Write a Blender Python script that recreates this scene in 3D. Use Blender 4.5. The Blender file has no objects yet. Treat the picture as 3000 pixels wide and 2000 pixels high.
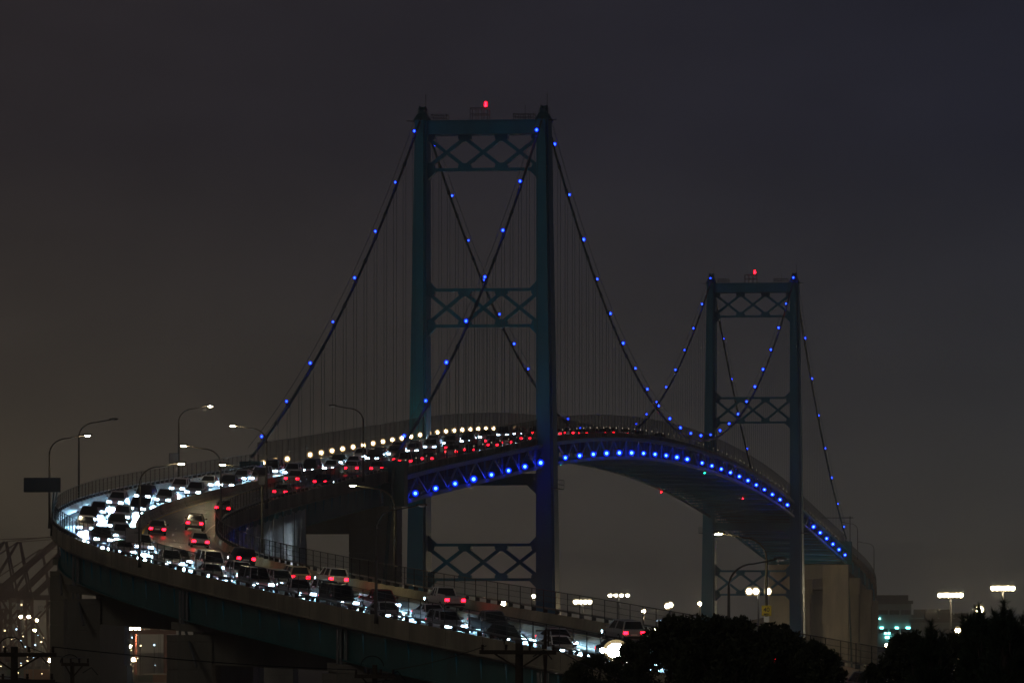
import bpy, math, random
from mathutils import Matrix, Vector, noise
R = math.radians
random.seed(7)
SC = bpy.context.scene
COL = SC.collection

# ------------------------------------------------------------------ camera
cam_data = bpy.data.cameras.new('camera')
cam_data.sensor_width = 36.0
cam_data.lens = 226.8
cam_data.shift_y = 0.278
cam_data.clip_start = 1.0
cam_data.clip_end = 20000
cam = bpy.data.objects.new('camera', cam_data)
cam.location = (0, 0, 36)
cam.rotation_euler = (R(90), 0, 0)
COL.objects.link(cam)
SC.camera = cam

# ------------------------------------------------------------------ night sky, faint added front fill, exposure
world = bpy.data.worlds.new('World')
SC.world = world
world.use_nodes = True
wn, wl = world.node_tree.nodes, world.node_tree.links
wn.clear()
w_out = wn.new('ShaderNodeOutputWorld')
w_bg = wn.new('ShaderNodeBackground')
w_tc = wn.new('ShaderNodeTexCoord')
w_sep = wn.new('ShaderNodeSeparateXYZ')
w_ramp = wn.new('ShaderNodeValToRGB')
wl.new(w_tc.outputs['Generated'], w_sep.inputs[0])
wl.new(w_sep.outputs['Z'], w_ramp.inputs['Fac'])
cr = w_ramp.color_ramp
cr.elements[0].position = 0.0; cr.elements[0].color = (0.080, 0.074, 0.056, 1)
cr.elements[1].position = 1.0; cr.elements[1].color = (0.008, 0.008, 0.010, 1)
for pos, c in ((0.035, (0.0335, 0.032, 0.030)), (0.075, (0.0200, 0.0196, 0.0255)), (0.11, (0.0170, 0.0165, 0.0225)), (0.3, (0.012, 0.012, 0.0165))):
    e = cr.elements.new(pos); e.color = (*c, 1)
# the port's warm glow lies to the left, cooler sky to the right
w_mr = wn.new('ShaderNodeMapRange'); w_mr.interpolation_type = 'SMOOTHSTEP'
w_mr.inputs['From Min'].default_value = -0.16; w_mr.inputs['From Max'].default_value = 0.14
wl.new(w_sep.outputs['X'], w_mr.inputs['Value'])
w_tint = wn.new('ShaderNodeMix'); w_tint.data_type = 'RGBA'
w_tint.inputs['A'].default_value = (1.27, 1.06, 0.82, 1); w_tint.inputs['B'].default_value = (0.78, 0.87, 1.08, 1)
wl.new(w_mr.outputs[0], w_tint.inputs['Factor'])
w_mul = wn.new('ShaderNodeMix'); w_mul.data_type = 'RGBA'; w_mul.blend_type = 'MULTIPLY'; w_mul.inputs['Factor'].default_value = 1
wl.new(w_ramp.outputs['Color'], w_mul.inputs['A']); wl.new(w_tint.outputs['Result'], w_mul.inputs['B'])
# uneven low cloud
w_nz = wn.new('ShaderNodeTexNoise'); w_nz.inputs['Scale'].default_value = 16; w_nz.inputs['Detail'].default_value = 5; w_nz.inputs['Roughness'].default_value = 0.55
w_map = wn.new('ShaderNodeMapping'); w_map.inputs['Scale'].default_value = (1, 1, 2.2)
wl.new(w_tc.outputs['Generated'], w_map.inputs['Vector']); wl.new(w_map.outputs[0], w_nz.inputs['Vector'])
w_cl = wn.new('ShaderNodeMapRange'); w_cl.inputs['From Min'].default_value = 0.3; w_cl.inputs['From Max'].default_value = 0.7
w_cl.inputs['To Min'].default_value = 0.84; w_cl.inputs['To Max'].default_value = 1.14
wl.new(w_nz.outputs['Fac'], w_cl.inputs['Value'])
wl.new(w_cl.outputs[0], w_bg.inputs['Strength'])
wl.new(w_mul.outputs['Result'], w_bg.inputs['Color'])
wl.new(w_bg.outputs[0], w_out.inputs['Surface'])

sun_data = bpy.data.lights.new('city_glow_fill', 'SUN')  # weak fill added to light the near faces, in place of city glow
sun_data.energy = 0.085
sun_data.angle = R(12)
sun_data.color = (1.0, 0.93, 0.80)
sun = bpy.data.objects.new('city_glow_fill', sun_data)
sun.rotation_euler = (R(62), 0, R(-28))
COL.objects.link(sun)

vs = SC.view_settings
vs.view_transform = 'Standard'; vs.look = 'None'; vs.exposure = 0.0; vs.gamma = 1.0
vs.use_curve_mapping = False
SC.render.engine = 'CYCLES'
SC.cycles.transparent_max_bounces = 24
SC.cycles.max_bounces = 5
SC.cycles.sample_clamp_indirect = 4.0
SC.cycles.use_denoising = True

# ------------------------------------------------------------------ materials
def mat(name, col, rough=0.7, metal=0.0, var=0.0, vscale=0.4, bump=0.0, bscale=3.0, streak=0.0):
    m = bpy.data.materials.new(name); m.use_nodes = True
    nt = m.node_tree; n = nt.nodes; l = nt.links
    b = n['Principled BSDF']
    b.inputs['Base Color'].default_value = (*col, 1)
    b.inputs['Roughness'].default_value = rough
    b.inputs['Metallic'].default_value = metal
    if var > 0 or bump > 0:
        tc = n.new('ShaderNodeTexCoord')
    if var > 0:
        mp = n.new('ShaderNodeMapping')
        mp.inputs['Scale'].default_value = (1, 1, 0.25 if streak else 1)
        geo = n.new('ShaderNodeNewGeometry')
        l.new(geo.outputs['Position'], mp.inputs['Vector'])
        nz = n.new('ShaderNodeTexNoise'); nz.inputs['Scale'].default_value = vscale
        nz.inputs['Detail'].default_value = 6; nz.inputs['Roughness'].default_value = 0.65
        l.new(mp.outputs[0], nz.inputs['Vector'])
        mx = n.new('ShaderNodeMix'); mx.data_type = 'RGBA'
        lo = [c * (1 - var) for c in col]; hi = [min(1, c * (1 + var)) for c in col]
        mx.inputs['A'].default_value = (*lo, 1); mx.inputs['B'].default_value = (*hi, 1)
        mr = n.new('ShaderNodeMapRange'); mr.inputs['From Min'].default_value = 0.3; mr.inputs['From Max'].default_value = 0.7
        l.new(nz.outputs['Fac'], mr.inputs['Value']); l.new(mr.outputs[0], mx.inputs['Factor'])
        l.new(mx.outputs['Result'], b.inputs['Base Color'])
        if bump > 0:
            nb = n.new('ShaderNodeTexNoise'); nb.inputs['Scale'].default_value = bscale; nb.inputs['Detail'].default_value = 5
            l.new(geo.outputs['Position'], nb.inputs['Vector'])
            bp = n.new('ShaderNodeBump'); bp.inputs['Strength'].default_value = bump; bp.inputs['Distance'].default_value = 0.05
            l.new(nb.outputs['Fac'], bp.inputs['Height']); l.new(bp.outputs[0], b.inputs['Normal'])
    return m

def glow(name, col, strength):
    m = bpy.data.materials.new(name); m.use_nodes = True
    n = m.node_tree.nodes; n.clear()
    o = n.new('ShaderNodeOutputMaterial'); e = n.new('ShaderNodeEmission')
    e.inputs['Color'].default_value = (*col, 1); e.inputs['Strength'].default_value = strength
    m.node_tree.links.new(e.outputs[0], o.inputs['Surface'])
    return m

def halo_shell(name, col, strength, cover):  # see-through glowing shell put round a lamp as a painted halo
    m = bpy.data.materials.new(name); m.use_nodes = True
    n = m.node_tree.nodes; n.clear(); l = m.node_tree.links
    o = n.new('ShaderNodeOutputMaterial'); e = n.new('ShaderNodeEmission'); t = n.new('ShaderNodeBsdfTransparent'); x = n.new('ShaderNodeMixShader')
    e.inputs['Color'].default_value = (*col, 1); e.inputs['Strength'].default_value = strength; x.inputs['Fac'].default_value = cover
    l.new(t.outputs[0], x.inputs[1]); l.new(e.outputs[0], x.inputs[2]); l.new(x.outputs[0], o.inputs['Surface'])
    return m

def chainlink(name, cover, col):
    m = bpy.data.materials.new(name); m.use_nodes = True
    n = m.node_tree.nodes; l = m.node_tree.links
    b = n['Principled BSDF']; b.inputs['Base Color'].default_value = (*col, 1); b.inputs['Roughness'].default_value = 0.8; b.inputs['Specular IOR Level'].default_value = 0.0
    t = n.new('ShaderNodeBsdfTransparent'); mx = n.new('ShaderNodeMixShader'); mx.inputs['Fac'].default_value = cover
    l.new(t.outputs[0], mx.inputs[1]); l.new(b.outputs[0], mx.inputs[2])
    l.new(mx.outputs[0], n['Material Output'].inputs['Surface'])
    return m

M = {
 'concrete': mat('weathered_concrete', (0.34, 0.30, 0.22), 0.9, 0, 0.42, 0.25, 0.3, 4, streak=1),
 'pier': mat('pier_concrete', (0.24, 0.22, 0.18), 0.9, 0, 0.35, 0.18, 0.3, 3, streak=1),  # concrete darkened so that shade sits in the pier colour
 'steel': mat('green_steel_tinted_blue', (0.0, 0.19, 0.30), 0.5, 0.0, 0.25, 0.2, 0.1, 2, streak=1),  # green paint tinted blue; the lamps' spill is put into the colour
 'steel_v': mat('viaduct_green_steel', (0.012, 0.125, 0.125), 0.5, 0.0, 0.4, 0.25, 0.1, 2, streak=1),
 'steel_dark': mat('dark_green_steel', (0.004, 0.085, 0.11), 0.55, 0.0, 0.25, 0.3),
 'cable': mat('cable_steel', (0.04, 0.09, 0.09), 0.5, 0.1),
 'asphalt': mat('asphalt', (0.11, 0.108, 0.10), 0.36, 0, 0.3, 0.6, 0.25, 9),
 'paint': mat('lane_paint', (0.75, 0.74, 0.70), 0.6, 0, 0.15, 1.5),
 'paint_y': mat('yellow_lane_paint', (0.65, 0.45, 0.06), 0.6, 0, 0.15, 1.5),
 'galv': mat('galvanised_steel', (0.22, 0.22, 0.22), 0.45, 0.6, 0.2, 0.8),
 'dark': mat('dark_metal', (0.018, 0.018, 0.018), 0.6, 0.2),
 'lamp_pole': mat('lamp_pole_steel', (0.05, 0.042, 0.034), 0.65, 0.0, 0.2, 0.6),
 'link': chainlink('chain_link', 0.26, (0.006, 0.007, 0.007)),
 'link_b': chainlink('bridge_chain_link', 0.46, (0.005, 0.008, 0.009)),
 'ground': mat('dry_ground', (0.06, 0.055, 0.04), 0.95, 0, 0.4, 0.05),
 'wood': mat('pole_wood', (0.06, 0.045, 0.03), 0.9, 0, 0.3, 3),
 'leaf': mat('leaf_green', (0.04, 0.05, 0.02), 0.7, 0, 0.4, 2),
 'needle': mat('pine_needle', (0.03, 0.055, 0.025), 0.6, 0, 0.3, 2),
 'bark': mat('bark', (0.06, 0.045, 0.035), 0.9, 0, 0.3, 4),
 'crane': mat('crane_paint', (0.18, 0.045, 0.035), 0.6, 0, 0.25, 0.05),
 'crane_g': mat('crane_grey_paint', (0.12, 0.05, 0.045), 0.6, 0, 0.25, 0.05),
 'wall': mat('building_wall', (0.12, 0.16, 0.17), 0.8, 0, 0.2, 0.05),
 'glass': mat('car_glass', (0.01, 0.012, 0.015), 0.08),
 'tyre': mat('tyre_rubber', (0.02, 0.02, 0.02), 0.85),
 'rim': mat('alloy_rim', (0.45, 0.45, 0.46), 0.3, 0.9),
 'sign_y': mat('yellow_sign', (0.70, 0.52, 0.02), 0.5),
 'sign_k': mat('sign_lettering', (0.01, 0.01, 0.01), 0.6),
 'sign_g': mat('sign_back', (0.28, 0.28, 0.27), 0.5, 0.3, 0.15, 2),
 'black': mat('black_board', (0.012, 0.012, 0.012), 0.7),
 'insul': mat('insulator', (0.05, 0.03, 0.02), 0.3),
 'white': mat('white_plate', (0.7, 0.7, 0.68), 0.6),
 'g_blue': glow('blue_led', (0.008, 0.028, 1.0), 100),
 'f_blue': halo_shell('blue_halo_shell', (0.0, 0.02, 1.0), 1.7, 0.42),
 'halo_blue_c': halo_shell('blue_cable_halo_shell', (0.0, 0.015, 1.0), 1.2, 0.40),
 'halo_warm': halo_shell('warm_halo_shell', (1.0, 0.64, 0.27), 1.15, 0.40),
 'halo_flood': halo_shell('flood_halo_shell', (1.0, 0.76, 0.36), 0.75, 0.36),
 'halo_red': halo_shell('red_halo_shell', (1.0, 0.0, 0.03), 1.0, 0.4),
 'g_blue_c': glow('blue_cable_led', (0.009, 0.036, 1.0), 30),
 'g_warm': glow('warm_rail_light', (1.0, 0.74, 0.38), 130),
 'g_warm_s': glow('warm_small_light', (1.0, 0.85, 0.6), 1.4),
 'g_street': glow('street_lamp_light', (1.0, 0.80, 0.48), 480),
 'g_street_y': glow('yellowish_lamp_light', (1.0, 0.87, 0.42), 480),
 'g_flood': glow('flood_light', (1.0, 0.82, 0.50), 400),
 'g_flood_s': glow('low_flood_light', (1.0, 0.92, 0.70), 70),
 'g_near': glow('near_flood_light', (1.0, 0.93, 0.80), 420),
 'g_port': glow('port_light', (1.0, 0.74, 0.40), 900),
 'g_port_s': glow('small_port_light', (1.0, 0.74, 0.40), 4),
 'g_portc': glow('port_cool_light', (0.55, 0.80, 1.0), 4),
 'g_red': glow('red_beacon', (1.0, 0.003, 0.008), 60),
 'g_green': glow('green_navigation_light', (0.02, 1.0, 0.55), 14),
 'g_teal': glow('teal_window_light', (0.25, 1.0, 0.9), 9),
 'g_head': glow('headlight', (0.55, 0.80, 1.0), 32),
 'g_tail': glow('taillight', (1.0, 0.004, 0.014), 22),
 'g_sign': glow('lit_panel', (1.0, 0.92, 0.80), 1.6),
 'g_work': glow('blue_work_light', (0.002, 0.012, 1.0), 120),
 'g_sheet_fill': glow('pale_sheet_fill', (0.85, 0.95, 1.0), 700),  # added fill, glows through the plastic sheet
}
CAR_COLS = [('white', (0.7, 0.7, 0.7)), ('silver', (0.42, 0.43, 0.45)), ('black', (0.012, 0.012, 0.014)), ('grey', (0.13, 0.135, 0.14)),
            ('dark blue', (0.015, 0.03, 0.10)), ('red', (0.28, 0.015, 0.015)), ('beige', (0.42, 0.36, 0.26)), ('dark green', (0.015, 0.06, 0.03))]
CARM = {n: mat('car_paint_' + n.replace(' ', '_'), c, 0.25, 0.2) for n, c in CAR_COLS}
tarp_m = bpy.data.materials.new('plastic_sheet'); tarp_m.use_nodes = True
_n = tarp_m.node_tree.nodes; _l = tarp_m.node_tree.links
_b = _n['Principled BSDF']; _b.inputs['Base Color'].default_value = (0.62, 0.65, 0.67, 1); _b.inputs['Roughness'].default_value = 0.22
_t = _n.new('ShaderNodeBsdfTranslucent'); _t.inputs['Color'].default_value = (0.5, 0.55, 0.6, 1)
_x = _n.new('ShaderNodeMixShader'); _x.inputs['Fac'].default_value = 0.4
_l.new(_b.outputs[0], _x.inputs[1]); _l.new(_t.outputs[0], _x.inputs[2]); _l.new(_x.outputs[0], _n['Material Output'].inputs['Surface'])

# ------------------------------------------------------------------ mesh helpers
WORLD = {}
def place(o, Mx, parent):
    COL.objects.link(o)
    if parent is not None:
        o.parent = parent
        o.matrix_parent_inverse = WORLD[parent.name].inverted()
    o.matrix_basis = Mx
    WORLD[o.name] = Mx.copy()
    return o

def empty(name, loc, label=None, cat=None, group=None, parent=None):
    o = bpy.data.objects.new(name, None)
    o.empty_display_size = 0.1
    place(o, Matrix.Translation(Vector(loc)), parent)
    return tag(o, label, cat, group)

def tag(o, label=None, cat=None, group=None, kind=None):
    if label: o['label'] = label
    if cat: o['category'] = cat
    if group: o['group'] = group
    if kind: o['kind'] = kind
    return o

class MB:
    def __init__(s): s.v = []; s.f = []; s.m = []; s.cur = 0
    def add(s, vs, fs):
        b = len(s.v); s.v += [tuple(v) for v in vs]
        for f in fs: s.f.append(tuple(i + b for i in f)); s.m.append(s.cur)
    def box(s, lo, hi):
        x0, y0, z0 = lo; x1, y1, z1 = hi
        s.add([(x0,y0,z0),(x1,y0,z0),(x1,y1,z0),(x0,y1,z0),(x0,y0,z1),(x1,y0,z1),(x1,y1,z1),(x0,y1,z1)],
              [(0,3,2,1),(4,5,6,7),(0,1,5,4),(1,2,6,5),(2,3,7,6),(3,0,4,7)])
    def loft(s, rings, cap=True, closed=True):
        n = len(rings[0]); b = []
        vs = [p for r in rings for p in r]; fs = []
        for i in range(len(rings) - 1):
            for j in range(n if closed else n - 1):
                k = (j + 1) % n
                fs.append((i*n+j, i*n+k, (i+1)*n+k, (i+1)*n+j))
        if cap and closed:
            fs.append(tuple(range(n - 1, -1, -1))); fs.append(tuple((len(rings)-1)*n + j for j in range(n)))
        s.add(vs, fs)
    def tube(s, pts, r, n=6, cap=True):
        pts = [Vector(p) for p in pts]
        rings = []
        for i, p in enumerate(pts):
            a = pts[max(i-1, 0)]; b = pts[min(i+1, len(pts)-1)]
            d = (b - a)
            if d.length < 1e-9: d = Vector((0, 0, 1))
            d.normalize()
            up = Vector((0, 0, 1)) if abs(d.z) < 0.95 else Vector((0, 1, 0))
            x = d.cross(up).normalized(); y = x.cross(d)
            rr = r[i] if isinstance(r, (list, tuple)) else r
            rings.append([p + (x * math.cos(2*math.pi*k/n) + y * math.sin(2*math.pi*k/n)) * rr for k in range(n)])
        s.loft(rings, cap)
    def bar(s, A, B, w, h, up=(0, 0, 1)):
        A = Vector(A); B = Vector(B); d = (B - A).normalized(); up = Vector(up)
        if abs(d.dot(up)) > 0.97: up = Vector((0, 1, 0)) if abs(d.y) < 0.9 else Vector((1, 0, 0))
        x = d.cross(up).normalized() * w / 2; y = x.cross(d).normalized() * h / 2
        s.loft([[A - x - y, A + x - y, A + x + y, A - x + y], [B - x - y, B + x - y, B + x + y, B - x + y]])
    def ball(s, c, r, seg=8, rings=6, sq=(1, 1, 1)):
        c = Vector(c); vs = [c + Vector((0, 0, r * sq[2]))]; fs = []
        for i in range(1, rings):
            th = math.pi * i / rings
            for j in range(seg):
                ph = 2 * math.pi * j / seg
                vs.append(c + Vector((r*sq[0]*math.sin(th)*math.cos(ph), r*sq[1]*math.sin(th)*math.sin(ph), r*sq[2]*math.cos(th))))
        vs.append(c - Vector((0, 0, r * sq[2])))
        for j in range(seg): fs.append((0, 1 + j, 1 + (j+1) % seg))
        for i in range(rings - 2):
            for j in range(seg):
                a = 1 + i*seg + j; b = 1 + i*seg + (j+1) % seg
                fs.append((a, a + seg, b + seg, b))
        e = len(vs) - 1; o = 1 + (rings-2) * seg
        for j in range(seg): fs.append((o + j, e, o + (j+1) % seg))
        s.add(vs, fs)
    def mesh(s, name, mats, smooth=False):
        me = bpy.data.meshes.new(name)
        me.from_pydata([tuple(v) for v in s.v], [], s.f)
        mats = mats if isinstance(mats, (list, tuple)) else [mats]
        for m in mats: me.materials.append(m)
        if len(mats) > 1: me.polygons.foreach_set('material_index', s.m)
        if smooth: me.polygons.foreach_set('use_smooth', [True] * len(s.f))
        me.update()
        return me
    def obj(s, name, mats, parent=None, Mx=None, smooth=False):
        """vertices are in world space unless Mx is given"""
        if Mx is None:
            c = Vector((0, 0, 0))
            if s.v:
                xs = [v[0] for v in s.v]; ys = [v[1] for v in s.v]; zs = [v[2] for v in s.v]
                c = Vector(((min(xs)+max(xs))/2, (min(ys)+max(ys))/2, min(zs)))
            s.v = [(v[0]-c.x, v[1]-c.y, v[2]-c.z) for v in s.v]
            Mx = Matrix.Translation(c)
        o = bpy.data.objects.new(name, s.mesh(name, mats, smooth))
        return place(o, Mx, parent)

def inst(name, me, Mx, parent=None):
    return place(bpy.data.objects.new(name, me), Mx, parent)

_unit = {}
def unit(m):
    if m.name not in _unit:
        b = MB(); b.box((-.5, -.5, -.5), (.5, .5, .5)); _unit[m.name] = b.mesh('bar_' + m.name, m)
    return _unit[m.name]
def bar(name, A, B, w, h, m, parent=None, up=(0, 0, 1)):
    """a straight member from A to B; w across, h along up"""
    A = Vector(A); B = Vector(B); d = B - A; L = d.length; d = d / L; up = Vector(up)
    if abs(d.dot(up)) > 0.97: up = Vector((0, 1, 0)) if abs(d.y) < 0.9 else Vector((1, 0, 0))
    x = d.cross(up).normalized(); z = x.cross(d).normalized(); c = (A + B) / 2
    Mx = Matrix(((d.x*L, x.x*w, z.x*h, c.x), (d.y*L, x.y*w, z.y*h, c.y), (d.z*L, x.z*w, z.z*h, c.z), (0, 0, 0, 1)))
    return inst(name, unit(m), Mx, parent)

def copy_tree(o, Mx, parent=None):
    """a copy of a thing built around the origin, with its parts and sub-parts"""
    c = o.copy(); place(c, Mx @ SRC[o.name], parent)
    for ch in KIDS.get(o.name, ()): copy_tree2(ch, Mx, c)
    return c
def copy_tree2(o, Mx, parent):
    c = o.copy(); place(c, Mx @ SRC[o.name], parent)
    for ch in KIDS.get(o.name, ()): copy_tree2(ch, Mx, c)
SRC = {}; KIDS = {}
def as_source(root):
    """remember a prototype (world matrices), so that copies can be made of it"""
    def rec(o):
        SRC[o.name] = WORLD[o.name].copy(); KIDS[o.name] = [c for c in PROTO if c.parent == o]
        for c in KIDS[o.name]: rec(c)
    rec(root)
PROTO = []
def drop(root):
    for c in KIDS.get(root.name, ()): drop(c)
    bpy.data.objects.remove(root)

ORD = ['first','second','third','fourth','fifth','sixth','seventh','eighth','ninth','tenth','eleventh','twelfth','thirteenth','fourteenth','fifteenth','sixteenth','seventeenth','eighteenth','nineteenth']
TENS = {2:'twent',3:'thirt',4:'fort',5:'fift',6:'sixt',7:'sevent',8:'eight',9:'ninet'}
def ordinal(i):
    """1 -> first"""
    if i < 20: return ORD[i-1]
    t, r = divmod(i, 10)
    return TENS[t] + 'ieth' if r == 0 else TENS[t] + 'y-' + ORD[r-1]

# ------------------------------------------------------------------ the road's line (q metres from the near cable bent, negative over the bridge)
CAMZ = 36.0
TOWER = Vector((-4.22, 950.0)); U = Vector((0.1248, 0.9922)); W = Vector((0.9922, -0.1248))
SPAN, SIDE = 453.0, 153.0
KP = [-0.0005,0.0008,0.00255,0.00335,0.00166,0.00019,-6e-05,0.00058,0.00152]
KN = [0,60,120,180,240,300,360,420,500]
SEP = [0.02255,0.08883,0.08155,0.00723,0.0]
SEN = [0,100,200,300,400]
def interp(x, xs, ys):
    if x <= xs[0]: return ys[0]
    for i in range(len(xs) - 1):
        if x <= xs[i+1]: return ys[i] + (ys[i+1]-ys[i]) * (x-xs[i]) / (xs[i+1]-xs[i])
    return ys[-1]
def z_lamp(t):
    x = (t - SPAN/2) / (SPAN/2)
    if abs(x) <= 1: return CAMZ + 29.9 - 5.5 * x * x
    return CAMZ + 24.4 - 0.0545 * (abs(x) - 1) * SPAN/2
def z_deck(t): return z_lamp(t) + 2.5
CURVE = []
_a = math.atan2(-U.y, -U.x) - 0.02023
_P = Vector((-23.37, 797.0)); _z = 19.45342 + CAMZ
for i in range(250):
    s = i * 2.0
    _a += interp(s, KN, KP) * 2
    _P = _P + Vector((math.cos(_a), math.sin(_a))) * 2
    g = 0.05946 + (0.06932 - 0.05946) * s / 500
    _z -= g * 2
    CURVE.append((s + 2, _P.copy(), _a, _z - 0.8, interp(s, SEN, SEP)))
FAR = []
_fa = math.atan2(U.y, U.x); _P = TOWER + U * (SPAN + SIDE); _z = z_deck(SPAN + SIDE)
for i in range(180):
    s = i * 2.0
    _fa += (0 if s < 60 else 1/(1600.0 if s < 190 else 500.0)) * 2
    _P = _P + Vector((math.cos(_fa), math.sin(_fa))) * 2; _z -= 0.0545 * 2
    FAR.append((_P.copy(), _fa + math.pi, _z))
def frame(q):
    """point on the road's centre line, left normal of traffic towards the camera, road level, cross fall, heading"""
    if q >= 2:
        i = min(int((q - 2) / 2), len(CURVE) - 2); f = min((q - 2 - 2*i) / 2, 1)
        A, B = CURVE[i], CURVE[i+1]
        P = A[1].lerp(B[1], f); a = A[2] + (B[2]-A[2])*f; z = A[3] + (B[3]-A[3])*f; se = A[4] + (B[4]-A[4])*f
    elif q >= -(SPAN + 2*SIDE):
        t = -SIDE - q
        P = TOWER + U * t; a = math.atan2(-U.y, -U.x); z = z_deck(t); se = 0.0
        if q > -30: se = 0.02255 * (q + 30) / 30
    else:
        k = min((-q - SPAN - 2*SIDE) / 2, len(FAR) - 2.001); i = int(k); f = k - i
        A, B = FAR[i], FAR[i+1]
        P = A[0].lerp(B[0], f); a = A[1] + (B[1]-A[1])*f; z = A[2] + (B[2]-A[2])*f; se = 0.0
    return P, Vector((-math.sin(a), math.cos(a))), z, se, a
def at(q, lat, dz=0.0):
    P, n, z, se, a = frame(q)
    p = P + n * lat
    return Vector((p.x, p.y, z - se * lat + dz))
def sweep(mb, prof, q0, q1, step=4.0):
    n = max(1, int(round((q1 - q0) / step)))
    mb.loft([[at(q0 + (q1-q0)*i/n, l, h) for l, h in prof] for i in range(n + 1)])
def pose(q, lat, dz=0.0, flip=False):
    """matrix on the road: x forward along the traffic, y left, z up"""
    A = at(q - 1.2, lat); B = at(q + 1.2, lat); f = (B - A).normalized()
    l = (at(q, lat + 1) - at(q, lat - 1)).normalized()
    if flip: f, l = -f, -l
    u = f.cross(l).normalized(); l = u.cross(f)
    p = at(q, lat, dz)
    return Matrix(((f.x, l.x, u.x, p.x), (f.y, l.y, u.y, p.y), (f.z, l.z, u.z, p.z), (0, 0, 0, 1)))
def px(x, y, D):
    """point seen at a place of the photograph, D metres away"""
    return Vector(((x - 1500) / 18900 * D, D, CAMZ + (1834 - y) / 18900 * D))
HW = 8.15
QV0, QV1 = 0.0, 470.0             # near viaduct
QB0, QB1 = -(SPAN + 2*SIDE), 0.0  # bridge
QF = QB0 - 330                    # far viaduct end

# ------------------------------------------------------------------ ground and water
def hill(x, y):
    r = math.hypot(x, y * 0.95 - 10)
    e = 29.0 / (1 + math.exp((r - 255) / 42.0))
    return 4.0 + e + 0.5 * noise.noise(Vector((x * 0.02, y * 0.02, 0)))
mb = MB()
xs = [-4000, -2500, -1500, -900] + list(range(-600, 601, 25)) + [900, 1500, 2500, 4000]
ys = list(range(-300, 601, 25)) + [700, 800, 860]
for y in ys:
    for x in xs: mb.v.append((x, y, hill(x, y)))
nx = len(xs)
for j in range(len(ys) - 1):
    for i in range(nx - 1): mb.f.append((j*nx+i, j*nx+i+1, (j+1)*nx+i+1, (j+1)*nx+i)); mb.m.append(0)
tag(mb.obj('ground', M['ground'], smooth=True), 'dark dry hillside and flat land below the viaduct', None, None, 'structure')
mb = MB(); mb.box((-4000, 1450, -0.5), (4000, 7900, 4.0))
tag(mb.obj('terminal_ground', M['ground']), 'flat port land beyond the harbour channel', None, None, 'structure')
water_m = mat('harbour_water', (0.01, 0.016, 0.018), 0.15, 0, 0.1, 0.02, 0.4, 0.6)
mb = MB(); mb.add([(-4000, 600, 0), (4000, 600, 0), (4000, 1700, 0), (-4000, 1700, 0)], [(0, 1, 2, 3)])
tag(mb.obj('water', water_m), 'dark harbour channel under the bridge', None, None, 'structure')

# ------------------------------------------------------------------ road surface and markings
mb = MB(); sweep(mb, [(-HW+.25, -.02), (HW-.25, -.02), (HW-.25, .0), (-HW+.25, .0)], QF, QV1 - 2, 4)
road = tag(mb.obj('road', M['asphalt']), 'four lane asphalt roadway curving down from the bridge', None, None, 'structure')
for lat in (-6.9, 6.9):
    mb = MB(); sweep(mb, [(lat-.08, .004), (lat+.08, .004), (lat+.08, .010), (lat-.08, .010)], -600, QV1 - 4, 4)
    mb.obj('edge_line', M['paint'], road)
for lat in (-.75, .75):
    mb = MB(); sweep(mb, [(lat-.08, .004), (lat+.08, .004), (lat+.08, .010), (lat-.08, .010)], -600, QV1 - 4, 4)
    mb.obj('median_line', M['paint_y'], road)
for lat in (-3.75, 3.75):
    q = -120.0
    while q < 430:
        bar('lane_dash', at(q, lat, .008), at(q + 3, lat, .008), .14, .008, M['paint'], road)
        q += 12.2

q = -140.0
while q < 440:
    bar('expansion_joint', at(q, -7.7, .008), at(q, 7.7, .008), .16, .006, M['dark'], road); q += 23.5
# ------------------------------------------------------------------ suspension bridge
def bp(t, off, z):
    p = TOWER + U * t + W * off
    return Vector((p.x, p.y, z))
def z_cable(t):
    if 0 <= t <= SPAN:
        x = (t - SPAN/2) / (SPAN/2); return CAMZ + 34.0 + 41.6 * x * x
    d = -t if t < 0 else t - SPAN
    x = d / SIDE
    return CAMZ + 75.6 + (21.0 - 75.6) * x - 4 * 4.8 * x * (1 - x)
TR = 9.0                           # cables and trusses stand this far from the axis
bridge = empty('suspension_bridge', bp(0, 0, 0), 'green steel suspension bridge strung with blue lamps', 'bridge')

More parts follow.
